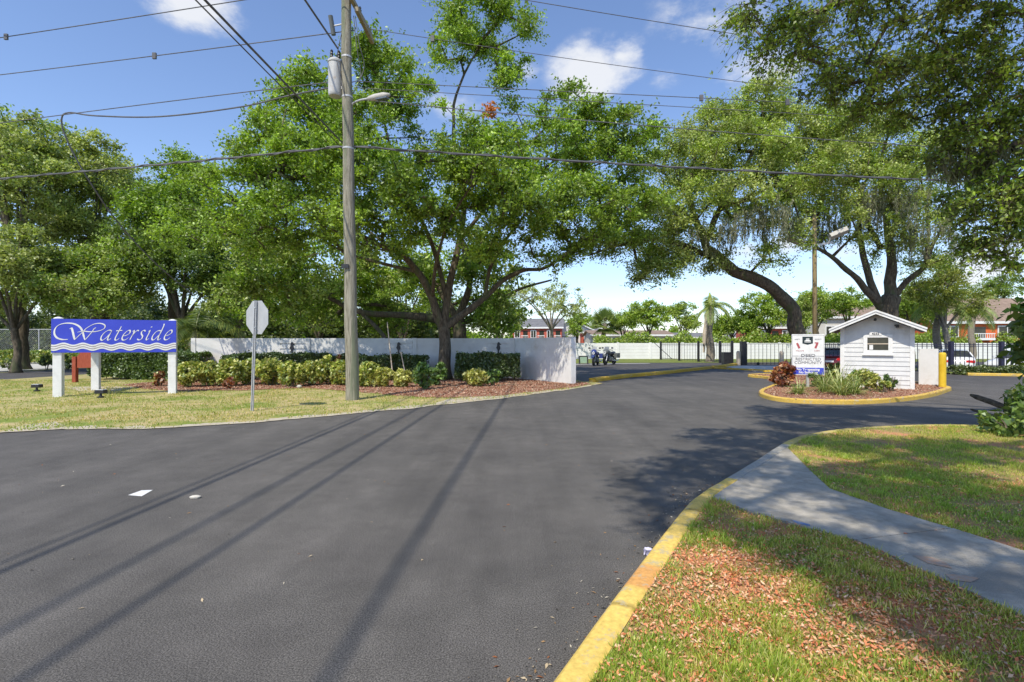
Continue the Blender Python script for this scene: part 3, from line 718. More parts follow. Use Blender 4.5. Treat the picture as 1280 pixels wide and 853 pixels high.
# ================================================================== UTILITY POLE
PXY = Vector((G(440.5, 500.5)[0], G(440.5, 500.5)[1], 0))
up_ = thing('utility_pole', 'weathered wooden utility pole with transformer, crossarms and street lamp', 'utility pole', tuple(PXY))
def PA(z): return PXY + Vector((-0.20 * z / 12.0, 0, z))
mb = MB(); zs = [-0.3, 0, 1, 2.5, 4, 6, 8, 10, 12, 13.8]
mb.tube([PA(z) + Vector((0.015 * math.sin(z * 1.7), 0, 0)) for z in zs], [0.198 - 0.0048 * max(z, 0) for z in zs], 18)
mb.build('pole', M['pole'], up_, smooth=True)
mb = MB(); tp = PA(0)
mb.bar((PXY.x + .0, 14.15, 11.95), (PXY.x + 0.12, 17.0, 11.95), .11, .13); mb.build('crossarm', M['woodarm'], up_, bevel=0.006)
mb = MB(); mb.bar((PXY.x + .28, 14.9, 11.45), (PXY.x + 0.30, 16.55, 11.45), .11, .13); mb.build('crossarm', M['woodarm'], up_, bevel=0.006)
mb = MB(); mb.bar((-6.8, 15.28, 13.25), (-3.6, 15.28, 13.25), .11, .13); mb.build('crossarm', M['woodarm'], up_, bevel=0.006)
def insul(x, y, z, h=0.22):
    mb = MB(); mb.lathe((x, y, z), [(.02, 0), (.045, .03), (.03, .06), (.055, .09), (.03, .13), (.045, .17), (.02, h)], 10); mb.build('insulator', M['mcgrey'], up_)
for y in (14.3, 16.0, 16.9): insul(PXY.x + .06, y, 12.02)
for x in (-6.56, -4.46): insul(x, 15.28, 13.32)
# transformer can
tc_ = Vector((-5.33, 15.42, 9.15)); rb = 0.195
mb = MB(); mb.lathe(tc_, [(.17, 0), (rb - .01, .03), (rb, .08), (rb, .98), (rb + .02, 1.0), (rb + .02, 1.05), (.14, 1.12), (.0, 1.14)], 22)
tr = mb.build('transformer', M['transf'], up_, smooth=False)
for dx, dy in ((-.1, 0), (.1, .05)):
    mb = MB(); mb.lathe(tc_ + Vector((dx, dy, 1.15)), [(.03, 0), (.05, .05), (.035, .09), (.05, .13), (.03, .18), (.045, .22), (.01, .27)], 10); mb.build('bushing', M['black'], tr)
for bz in (.25, .85): MB().bar(tc_ + Vector((.2, 0, bz)), tc_ + Vector((.38, 0, bz)), .08, .08).build('bracket', M['galv'], up_)
mb = MB(); mb.tube([W(413, 20, 15.4), W(417, 44, 15.5)], .07, 10); mb.build('fuse_cutout', M['mcgrey'], up_)
mb = MB(); mb.tube([W(415, 33, 15.45), W(430, 30, 15.5)], .025, 6); mb.build('cutout_bracket', M['galv'], up_)
# drooping jumper wires
mb = MB()
for pts in ([W(430, 30, 15.4), W(424, 55, 15.3), W(421, 72, 15.35)], [W(442, 20, 15.4), W(446, 60, 15.4), W(451, 90, 15.6), W(448, 100, 15.5), W(436, 104, 15.5)], [W(444, 20, 15.4), W(449, 55, 15.4), W(455, 85, 15.6), W(441, 118, 15.5)], [W(420, 72, 15.3), W(426, 100, 15.2), W(431, 120, 15.25)]):
    mb.tube(smooth_poly(pts, sub=8), .012, 5)
mb.build('jumper_wire', M['wire'], up_)
for z in (7.55, 9.1, 10.3): 
    p = PA(z); r = 0.200 - 0.0048 * z; MB().lathe(p, [(r - .01, 0), (r + .006, 0), (r + .006, .05), (r - .01, .05)], 18).build('band', M['galv'], up_)
mb = MB(); p = PA(3.95); mb.box(p.x - .19, p.x + .02, p.y - .235, p.y - .19, p.z, p.z + .12); mb.build('number_tag', M['black'], up_)
lampr = W(440, 132, 15.4)
mb = MB(); mb.tube(smooth_poly([W(437, 138, 15.45), W(441, 130, 15.4), W(450, 125.5, 15.2), W(462, 123.5, 15.0)], sub=6), .03, 8)
la = mb.build('lamp_arm', M['galv'], up_, smooth=True)
a = Vector(W(459, 124, 15.05)); b = Vector(W(487, 118.5, 14.7))
mb = MB(); d = (b - a)
mb.tube([a, a + d * .1, a + d * .35, a + d * .75, b], [.04, .07, .095, .095, .04], 12)
o = mb.build('lamp_head', M['lamphead'], up_, smooth=True)
mb = MB(); mb.bar(a + d * .45 + Vector((0, 0, -.08)), a + d * .92 + Vector((0, 0, -.08)), .15, .04); mb.build('lamp_lens', M['paleglass'], up_, bevel=0.01)

# wires ----------------------------------------------------------------------
def wire(label, a, b, sag, r=0.014, n=28, group='overhead wires', spur=None, twist=False, pts=None):
    a = Vector(a); b = Vector(b)
    P = pts or [a.lerp(b, i / n) - Vector((0, 0, sag * 4 * (i / n) * (1 - i / n))) for i in range(n + 1)]
    mb = MB(); mb.tube(P, r, 6)
    if twist:
        Q = []
        for i in range(len(P) * 4 - 3):
            p = Vector(P[i // 4]).lerp(Vector(P[min(i // 4 + 1, len(P) - 1)]), (i % 4) / 4); an = i * 1.3
            Q.append(p + Vector((0, math.cos(an), math.sin(an))) * r * 1.5)
        mb.tube(Q, r * .6, 5)
    if spur:
        for t in spur:
            i = t * n; k = int(i); p = Vector(P[k]).lerp(Vector(P[k + 1]), i - k)
            mb.box(p.x - .06, p.x + .06, p.y - .03, p.y + .03, p.z - .10, p.z + .10)
    o = mb.build('overhead_wire', M['wire'], None, smooth=False); tag(o, label, 'wire', group); return o
p12 = PA(12); px_, py_ = PXY.x, PXY.y
RD = Vector((12.5, 2.0, 0)); LD = Vector((-13.6, 3.0, 0))
def att(y, z): return Vector((px_ + 0.06, y, z))
wire('highest thin wire running right from the pole crossarm', att(14.3, 12.2), att(14.3, 12.2) + RD * 3.3 + Vector((0, 2.2, .3)), .45, .012, spur=(.06,))
wire('second thin wire running right from the pole crossarm', att(16.9, 12.1), att(16.9, 12.2) + RD * 3.3 + Vector((0, 1.5, -.1)), .45, .012, spur=(.05,))
wire('spacer wire crossing right in front of the clouds, upper of two', att(15.7, 9.75), att(15.5, 10.9) + RD * 3.2, .0, .013, spur=(.28, .36, .42, .51))
wire('lower wire crossing right in front of the clouds', att(15.7, 9.55), att(15.5, 10.2) + RD * 3.2, .0, .011)
wire('wire sagging right over the tree tops from the pole', att(15.7, 9.2), att(15.5, 9.4) + RD * 3.2, .35, .016)
wire('thick telephone cable running right from the pole at mid height', PA(7.65) + Vector((0.1, 0, 0)), PA(7.65) + RD * 3.3 + Vector((0, 0, .55)), .25, .028, twist=True)
wire('thick telephone cable running left from the pole at mid height', PA(7.65) + Vector((-0.1, 0, 0)), PA(7.65) + LD * 2.3 + Vector((0, 0, .3)), .15, .028, twist=True)
wire('uppermost wire running left out of the photo corner', att(14.3, 13.4), att(14.3, 14.2) + LD * 2.4, .1, .014)
wire('upper wire running left from the pole top', att(14.9, 12.2), att(15.5, 13.2) + LD * 2.4, .1, .016, spur=(.02, .06, .4))
wire('second wire running left from the pole top', att(15.5, 11.2), att(15.5, 12.0) + LD * 2.4, .1, .016, spur=(.22,))
J = Vector(W(78, 141, 18.2))
wire('wire running left from the transformer to a hanging junction', tuple(tc_ + Vector((0, 0, .45))), att(15.5, 9.3) + LD * 2.4, -.15, .016)
cab = smooth_poly([Vector(W(412, 110, 15.6)), Vector(W(360, 120, 16.0)), Vector(W(300, 134, 16.7)), Vector(W(200, 146, 17.3)), Vector(W(120, 145, 17.8)), Vector(W(86, 141, 18.1)), Vector(W(77, 150, 18.2)), Vector(W(84, 176, 18.4)), Vector(W(110, 224, 19)), Vector(W(145, 275, 20.5)), Vector(W(190, 325, 22)), Vector(W(240, 368, 24))], sub=6)
wire('slack black cable looping left and hanging down into the trees', None or (0, 0, 0), (0, 0, 0), 0, .026, pts=cab)
def ywire(label, xa, za, zb, ya, r):
    yb = -40.0; xb = xa - 0.05 * (ya - yb)
    wire(label, (xa, ya, za), (xb, yb, zb), .35, r, n=36)
ywire('black wire coming over the camera down to the transformer', -5.22, 10.55, 11.9, 15.35, .026)
ywire('left high line running forward over the drive to the pole top', -6.56, 13.5, 13.6, 15.3, .028)
ywire('right high line running forward over the drive to the pole top', -4.46, 13.5, 13.6, 15.3, .030)
wire('black wire crossing the top left sky towards the tree', (-5.6, 24, 8.7), (-8.7, -40, 9.2), .15, .028, n=36)
wire('thin wire beside the black wire crossing the top left sky', (-5.75, 24, 8.65), (-8.85, -40, 9.2), .15, .016, n=36)

# ================================================================== GUARD HOUSE
Lc = Vector((12.40, 19.22, 0)); Rc = Vector((G(1140.5, 490.5)[0], G(1140.5, 490.5)[1], 0))
gw = (Rc - Lc).length; ga = math.atan2((Rc - Lc).y, (Rc - Lc).x)
mid = (Lc + Rc) / 2
gh = thing('guard_house', 'small white sided guard house with a gabled roof and one window', 'guard house', (mid.x, mid.y, 0.0), ga, world=False)
hw = gw / 2; WZ = 2.27; PK = 2.86; BD = 2.3
mb = MB(); mb.prism([(-hw + .02, 0.02), (hw - .02, 0.02), (hw - .02, WZ), (0, PK - .10), (-hw + .02, WZ)], lambda p: (p[0], 0.02, p[1]), lambda p: (p[0], BD, p[1]))
mb.build('wall', M['siding'], gh)
mb = MB(); z = 0.08; nb = 0
def halfw(z): return hw - .06 if z < WZ else max(0.05, (hw - .06) * (PK - .12 - z) / (PK - .12 - WZ))
while z < PK - .25:
    z1 = z + .165; a, b = halfw(z), halfw(z1)
    mb.add([(-a, -.018, z), (a, -.018, z), (b, 0.002, z1 + .01), (-b, 0.002, z1 + .01), (-a, .02, z), (a, .02, z), (b, .02, z1 + .01), (-b, .02, z1 + .01)], [(0, 1, 2, 3), (0, 4, 5, 1), (0, 3, 7, 4), (1, 5, 6, 2), (3, 2, 6, 7)])
    z = z1
mb.build('siding', M['siding'], gh)
for s in (-1, 1):
    mb = MB(); mb.box(s * hw - .065, s * hw + .065, -.035, .06, 0.0, WZ + .02); mb.build('corner_board', M['white'], gh, bevel=.004)
OV = 0.36; FO = -0.47; sl = (PK - .10 - WZ) / hw; eh = WZ - OV * sl
for s in (-1, 1):
    mb = MB(); mb.prism([(0, PK - .07), (s * (hw + OV), eh + .03), (s * (hw + OV), eh + .08), (0, PK - .015)], lambda p: (p[0], FO, p[1]), lambda p: (p[0], BD + .2, p[1])); mb.build('roof', M['greyroof'], gh)
    mb = MB(); mb.prism([(0, PK - .10), (s * (hw + OV + .01), eh), (s * (hw + OV + .01), eh + .145), (0, PK + .04)], lambda p: (p[0], FO - .035, p[1]), lambda p: (p[0], FO - .002, p[1])); mb.build('fascia', M['white'], gh)
    mb = MB(); mb.prism([(0, PK - .01), (s * (hw + OV + .03), eh + .09), (s * (hw + OV + .03), eh + .15), (0, PK + .055)], lambda p: (p[0], FO - .06, p[1]), lambda p: (p[0], FO - .037, p[1])); mb.build('trim', M['white'], gh)
u0, u1 = -hw + gw * .315, -hw + gw * .73; wz0, wz1 = 1.28, 2.03
i0, i1, j0, j1 = u0 + .12, u1 - .12, 1.47, 1.93
wn = MB()
wn.box(u0, i0, -.05, .0, wz0, wz1); wn.box(i1, u1, -.05, .0, wz0, wz1); wn.box(i0, i1, -.05, .0, wz0, j0); wn.box(i0, i1, -.05, .0, j1, wz1)
wno = wn.build('window', M['white'], gh)
mb = MB(); mb.box(i0 - .01, i1 + .01, -.028, -.02, j0 - .01, j1 + .01); mb.build('pane', M['glass'], wno)
mb = MB(); mb.box(i0, i1, -.044, -.029, (j0 + j1) / 2 - .018, (j0 + j1) / 2 + .018); mb.build('sash_rail', M['tan'], wno)
mb = MB(); mb.box(u0 - .03, u1 + .03, -.085, -.051, wz0 - .0, wz0 + .05); mb.build('sill', M['white'], wno)
mb = MB(); mb.box(i0 + .06, i0 + .17, -.034, -.0285, j0 + .02, j0 + .19); mb.build('notice', M['white'], wno)
mb = MB(); mb.box(.53, .66, -.16, -.02, 2.33, 2.38); mb.box(.57, .66, -.20, -.1, 2.27, 2.36); mb.build('camera', M['black'], gh)
mb = MB(); mb.lathe((-.03, -.04, 2.58), [(.05, -.03), (.05, .02)], 12, 'y'); mb.build('vent', M['black'], gh)
def text(body, size, name, mat, parent, loc, rot=(PI / 2, 0, 0), extrude=0.002, align='CENTER', shear=0.0, sx=1.0, offset=0.0):
    cu = bpy.data.curves.new(name, 'FONT'); cu.body = body; cu.size = size; cu.extrude = extrude; cu.align_x = align; cu.align_y = 'CENTER'; cu.shear = shear; cu.offset = offset
    tmp = bpy.data.objects.new('tmp_text', cu); link(tmp)
    dg = bpy.context.evaluated_depsgraph_get(); me = bpy.data.meshes.new_from_object(tmp.evaluated_get(dg))
    bpy.data.objects.remove(tmp); me.name = name
    for v in me.vertices: v.co.x *= sx
    me.materials.clear(); me.materials.append(mat)
    o = bpy.data.objects.new(name, me); link(o); o.parent = parent; OFF[o.name] = OFF[parent.name]
    o.location = loc; o.rotation_euler = rot; return o
mb = MB(); mb.box(-.2, .16, -.066, -.052, 2.0, 2.12); npl = mb.build('number_plate', M['white'], gh)
text('4232', .11, 'house_number', M['black'], gh, (-.02, -.07, 2.06), offset=.003)

# stucco pier and bollard
mb = MB(); pa = Vector((16.0, 20.15)); pb_ = Vector((16.47, 19.77)); d = (pb_ - pa).normalized(); q = Vector((-d.y, d.x))
zt_ = 1.7 - 6.5 / 640 * 19.5
mb.prism([tuple(pa), tuple(pb_), tuple(pb_ + q * .3), tuple(pa + q * .3)], lambda p: (p[0], p[1], .02), lambda p: (p[0], p[1], zt_))
o = mb.build('block_wall', M['white_wall'], None, bevel=.015); tag(o, 'short white stucco wall section between the guard house and yellow bollard', 'wall')
g = G(1178, 487.5); o = MB().lathe((g[0], g[1], 0), [(.115, 0.05), (.115, 1.30), (.108, 1.345), (.08, 1.375), (.0, 1.385)], 22).build('bollard', M['yellow'], None)
tag(o, 'yellow rounded steel bollard at the right end of the island kerb', 'bollard')
o.data.polygons.foreach_set('use_smooth', [False] * len(o.data.polygons))

# ================================================================== COMMUNITY SIGN
g = Vector(G(1010, 487.5)); sc_ = g.y / F
cs = thing('community_sign', 'white deed restricted community sign with a blue band on a post', 'sign', tuple(g), math.radians(-14), world=False)
W2, ZT2, ZB2 = 0.545, CH + (HOR - 418) * sc_, CH + (HOR - 469) * sc_
mb = MB(); mb.bar((0, .05, -.05), (0, .05, ZT2 - .1), .09, .09); mb.build('post', M['galv'], cs)
mb = MB(); mb.box(-W2, W2, -.01, .02, ZB2, ZT2); mb.build('sign_board', M['white'], cs, bevel=.008)
H2 = ZT2 - ZB2
mb = MB()
for x0, x1, za, zb_ in ((-W2 + .02, W2 - .02, ZT2 - .04, ZT2 - .034), (-W2 + .02, W2 - .02, ZT2 - H2 * .54, ZT2 - H2 * .532), (-W2 + .02, -W2 + .026, ZB2 + .02, ZT2 - .03), (W2 - .026, W2 - .02, ZB2 + .02, ZT2 - .03)): mb.box(x0, x1, -.014, -.0105, za, zb_)
mb.build('border_line', M['greytext'], cs)
mb = MB(); mb.box(-W2 + .03, W2 - .03, -.015, -.0105, ZB2 + .03, ZB2 + .27); mb.build('blue_band', M['blue'], cs)
bx0, bx1, bz1, bz0 = -.19, .16, ZT2 - .09, ZT2 - .37
mb = MB(); mb.prism([(bx0, bz1), (bx1, bz1), (bx1, bz0 + .03), (-.015, bz0 - .02), (bx0, bz0 + .03)], lambda p: (p[0], -.015, p[1]), lambda p: (p[0], -.0105, p[1])); mb.build('badge', M['badge'], cs)
mb = MB(); zc = (bz0 + bz1) / 2
mb.prism([(-.13, zc - .04), (.10, zc - .04), (.08, zc), (.05, zc), (.04, zc + .04), (-.07, zc + .04), (-.08, zc), (-.11, zc)], lambda p: (p[0], -.019, p[1]), lambda p: (p[0], -.0155, p[1]))
mb.box(-.07, .04, -.019, -.0155, zc + .06, zc + .08); mb.box(-.12, .09, -.019, -.0155, zc - .075, zc - .06)
mb.build('emblem', M['white'], cs)
mb = MB(); mb.bar((-.37, -.013, ZT2 - .33), (-.29, -.013, ZT2 - .52), .005, .07, up=(1, 0, .4)); mb.build('red_mark', M['redmark'], cs); mb = MB(); mb.bar((.31, -.013, ZT2 - .33), (.24, -.013, ZT2 - .52), .005, .07, up=(1, 0, -.4)); mb.box(.22, .34, -.016, -.0105, ZT2 - .34, ZT2 - .30)
mb.build('red_mark', M['redmark'], cs)
TT = lambda b, s, x, dz, m, **k: text(b, s, 'lettering', M[m], cs, (x, -.0155, ZT2 - dz), extrude=.001, **k)
TT('SAFETY', .055, -.36, .19, 'greytext'); TT('SECURITY', .05, .33, .19, 'greytext')
TT('WELCOME', .055, -.27, .615, 'redmark'); TT('GUESTS', .055, .29, .615, 'redmark')
TT('DEED', .15, 0, .79, 'greytext', sx=1.3); TT('RESTRICTED', .145, 0, .925, 'greytext', sx=1.05); TT('COMMUNITY', .145, 0, 1.055, 'greytext', sx=1.05)
TT('No Trespassing', .115, 0, H2 - .205, 'white', sx=1.05, offset=.004); TT('No Soliciting', .115, 0, H2 - .095, 'white', sx=1.05, offset=.004)
for o in cs.children:
    if o.name.startswith('lettering') and o.location.z < ZB2 + .27: o.location.y = -.0165

# ================================================================== FENCES, GATE, FAR WALL
fw = thing('white_fence', 'long white panel fence along the back of the parking lot', 'fence', (20, 57, 0))
xs = np.arange(1, 62, 3.6)
for i, x in enumerate(xs):
    MB().box(x - .12, x + .12, 56.9, 57.15, 0, 1.86).build('post', M['fence_white'], fw)
    if i < len(xs) - 1:
        mb = MB()
        for k in range(5): mb.box(x + .12, x + 3.48, 56.97, 57.07, 0.02 + k * .355, 0.02 + k * .355 + .345)
        mb.build('panel', M['fence_white'], fw)
def picket_fence(root, a, b, h, mat, sp=.14, postat=None, name='railing', z0=0.0, r=.012, tops=True):
    a = Vector(a); b = Vector(b); L = (b - a).length; n = int(L / sp); mb = MB()
    for z in ((.18, h - .12, h - .02) if tops else (.12, h - .03)): mb.bar(a + Vector((0, 0, z0 + z)), b + Vector((0, 0, z0 + z)), .035, .04)
    for i in range(n + 1):
        p = a.lerp(b, i / n); mb.box(p.x - r, p.x + r, p.y - r, p.y + r, z0 + .05, z0 + h + (.06 if tops else 0))
    return mb.build(name, mat, root)
fb = thing('iron_fence', 'black iron fence left of the gate in front of the white fence', 'fence', (15, 44, 0))
pts = [(G(826, 450)[0], G(826, 450)[1]), (G(849, 451.3)[0], G(849, 451.3)[1]), (G(873, 452.5)[0], G(873, 452.5)[1]), (G(900, 454)[0], G(900, 454)[1]), (G(915, 455.5)[0], G(915, 455.5)[1])]
for i, p in enumerate(pts):
    MB().box(p[0] - .09, p[0] + .09, p[1] - .09, p[1] + .09, 0, 1.95).build('post', M['black'], fb)
    if i: picket_fence(fb, (*pts[i - 1], 0), (*p, 0), 1.7, M['black'], .4, r=.010)
MB().bar((pts[0][0] - .6, pts[0][1] + .3, 1.8), (pts[0][0] + .9, pts[0][1] - 1, .1), .05, .05).build('brace', M['black'], fb)
gt = thing('iron_gate', 'black iron sliding gate across the exit lane', 'gate', (19, 40.5, 0))
ga0 = (G(929, 456.5)[0], G(929, 456.5)[1]); ga1 = (26.0, 39.6)
MB().box(ga0[0] - .2, ga0[0] + .2, ga0[1] - .2, ga0[1] + .2, 0, 1.9).build('post', M['black'], gt)
picket_fence(gt, (*ga0, 0), (*ga1, 0), 1.72, M['black'], .29, name='gate_leaf', r=.013, tops=False)
for t_ in (.14, .5, .9):
    p = Vector(ga0).lerp(Vector(ga1), t_); MB().lathe((p.x, p.y - .1, .12), [(.12, -.03), (.12, .03)], 12, 'y').build('gate_wheel', M['black'], gt)
for px, py, lab in ((923, 457, 'short pale post beside the gate post'), (977, 457, 'short pale yellow post behind the gate')):
    g = G(px, py); o = MB().lathe((g[0], g[1], 0), [(.16, 0), (.16, 1.0), (.12, 1.12), (0.02, 1.15)], 14).build('gate_bollard', M['tan'], None); tag(o, lab, 'bollard', 'pale posts at the gate')
g = G(909, 456); o = MB().box(g[0] - .35, g[0] + .25, g[1] - .2, g[1] + .3, 0, .95).box(g[0] - .38, g[0] + .28, g[1] - .23, g[1] + .33, .95, 1.02).build('gate_motor_box', M['black'], None, recalc=False); tag(o, 'black gate motor cabinet beside the gate post', 'cabinet')
fr = thing('iron_fence', 'dark blue iron fence in front of the parked white cars', 'fence', (29, 31, 0))
fpts = [(19.9, 34.0), (22.5, 32.6), (24.8, 31.4), (26.7, 30.4), (28.8, 30.3), (31.2, 29.5), (35.5, 27.8), (40, 26)]
fpts = [(18.6, 32.5), (22.6, 31.4), (25.9, 30.2), (28.3, 29.6), (31.5, 29.0), (35.5, 27.8), (40, 26)]
for i, p in enumerate(fpts):
    MB().box(p[0] - .10, p[0] + .10, p[1] - .10, p[1] + .10, 0, 1.84).build('post', M['navy'], fr)
    if i: picket_fence(fr, (*fpts[i - 1], 0), (*p, 0), 1.68, M['navy'], .22, r=.014)

# light pole with floodlights
g = Vector(W(1019, 468, 28)); g.z = 0
lp = thing('light_pole', 'tan parking lot pole with two floodlights on a crossbar', 'light pole', tuple(g))
zz = lambda y: CH + (HOR - y) / F * 28; xk = lambda x: (x - CXP) / F * 28
MB().tube([(g.x, 28, 0), (g.x - .04, 28, zz(300)), (g.x - .04, 28, zz(262))], [.13, .11, .09], 14).build('pole', M['lightpole'], lp, smooth=True)
MB().bar((xk(1001), 27.8, zz(311)), (xk(1038), 27.8, zz(304)), .09, .11).build('crossbar', M['galv'], lp)
def flood(p, d, n_):
    p = Vector(p); d = Vector(d).normalized()
    mb = MB(); mb.bar(p - d * .47, p + d * .47, .42, .24, up=(0, .4, 1)); o = mb.build('floodlight', M['lamphead'], lp, bevel=.03)
    r = d.cross(Vector((0, .4, 1))).normalized(); u = r.cross(d)
    mb = MB(); mb.bar(p - d * .38 + u * .128, p + d * .38 + u * .128, .34, .012, up=(0, .4, 1)); mb.build('lens', M['paleglass'], o)
flood(W(995, 300, 27.6), (1, .3, -.28), 1); flood(W(1048, 292, 27.6), (1, -.2, .42), 2)
MB().bar(W(1003, 309, 27.7), W(1000, 304, 27.6), .05, .05).bar(W(1036, 304, 27.7), W(1038, 297, 27.6), .05, .05).build('floodlight_bracket', M['galv'], lp)

# chain-link fence far left
cf = thing('chain_link_fence', 'grey chain link fence beneath the trees at the far left', 'fence', (-48, 42, 0))
Yc = 46.0
mb = MB()
for k in range(14):
    x = -52 + k * 1.9; MB().tube([(x, Yc, 0), (x, Yc, 3.0)], .045, 8).build('post', M['galv'], cf)
mb.bar((-52, Yc, 3.0), (-27, Yc, 3.0), .05, .05); mb.bar((-52, Yc, .15), (-27, Yc, .15), .03, .03); mb.build('rail', M['galv'], cf)
mb = MB()
for k in range(-16, 130):
    x = -52 + k * .19
    for s in (0, 1):
        xa, xb = (x, x + 2.85) if s else (x + 2.85, x)
        if min(xa, xb) > -52.1 and max(xa, xb) < -26.9: mb.bar((xa, Yc - .02, .15), (xb, Yc - .02, 3.0), .007, .007)
mb.build('mesh_panel', M['galv'], cf, recalc=False)

# ================================================================== VEHICLES
def make_car(name, label, paint, loc, rot):
    t = thing(name, label, 'car', loc, rot, world=False)
    # body stations along x: (x, half width, sill z, belt z)
    st = [(-2.25, .62, .38, .62), (-2.18, .78, .28, .86), (-1.9, .87, .22, .97), (-1.2, .90, .2, 1.0), (0, .91, .2, .96), (1.0, .90, .2, .93), (1.7, .86, .22, .80), (2.15, .74, .28, .66), (2.28, .55, .38, .55)]
    mb = MB(); n = len(st); ring = []
    for x, w, s, b in st:
        ring += [(x, -w * .9, s), (x, -w, s + .12), (x, -w, b - .14), (x, -w * .93, b), (x, -w * .5, b + .03), (x, w * .5, b + .03), (x, w * .93, b), (x, w, b - .14), (x, w, s + .12), (x, w * .9, s)]
    k = 10; fs = [(i * k + j, i * k + (j + 1) % k, (i + 1) * k + (j + 1) % k, (i + 1) * k + j) for i in range(n - 1) for j in range(k)]
    fs += [tuple(range(k)), tuple((n - 1) * k + j for j in range(k))]
    mb.add(ring, fs); mb.build('body', paint, t, smooth=True)
    gp = [(-1.75, .96), (-1.05, 1.36), (.1, 1.42), (.45, 1.37), (1.2, .95)]
    mb = MB(); vs = []
    for x, z in gp: w = .80 if z < 1 else .62; vs += [(x, -w, z), (x, w, z)]
    mb.add(vs, [(2 * i, 2 * i + 1, 2 * i + 3, 2 * i + 2) for i in range(4)] + [(0, 2, 4, 6, 8), (9, 7, 5, 3, 1), (0, 8, 9, 1)]); mb.build('windows', M['glass'], t)
    mb = MB(); mb.prism([(-1.06, 1.365), (.1, 1.43), (.46, 1.38), (.45, 1.41), (.1, 1.47), (-1.1, 1.40)], lambda p: (p[0], -.60, p[1]), lambda p: (p[0], .60, p[1])); mb.build('roof', paint, t)
    for s in (-1, 1):
        mb = MB(); mb.bar((-1.78, s * .80, .97), (-1.06, s * .615, 1.38), .07, .04); mb.bar((.44, s * .615, 1.38), (1.22, s * .80, .95), .06, .04); mb.bar((-.3, s * .80, .97), (-.25, s * .625, 1.40), .06, .03); mb.build('pillar', paint, t)
        mb = MB(); mb.box(-2.24, -1.98, s * .60 - .2, s * .60 + .22, .66, .82); mb.build('tail_light', M['taillight'], t, bevel=.02)
        mb = MB(); mb.box(1.95, 2.2, s * .55 - .17, s * .55 + .17, .52, .66); mb.build('headlight', M['headlight'], t, bevel=.02)
        mb = MB(); mb.box(.75, .9, s * .95 - .09, s * .95 + .09, .95, 1.07); mb.build('mirror', paint, t, bevel=.02)
        for x in (-1.38, 1.42):
            y = s * .83
            mb = MB(); mb.lathe((x, y, .32), [(.21, -.1), (.30, -.1), (.325, -.06), (.325, .06), (.30, .1), (.21, .1)], 22, 'y'); w_ = mb.build('wheel', M['rubber'], t)
            mb = MB(); mb.lathe((x, y, .32), [(.05, -.105), (.205, -.09), (.205, .09), (.05, .105)], 14, 'y'); mb.build('rim', M['galv'], w_)
    mb = MB(); mb.box(-2.285, -2.24, -.22, .22, .55, .66); mb.build('licence_plate', M['white'], t)
    return t
make_car('parked_car', 'white sedan parked tail forward behind the fence, left of two', M['carwhite'], (28.6, 33.2, -.12), math.radians(55))
make_car('parked_car', 'white car with dark windows parked behind the fence at the right edge', M['carwhite'], (31.8, 31.9, -.12), math.radians(196))
make_car('parked_car', 'dark red car glimpsed between the white sign and guard house', M['carred'], (21.0, 34.0, 0.0), math.radians(60))
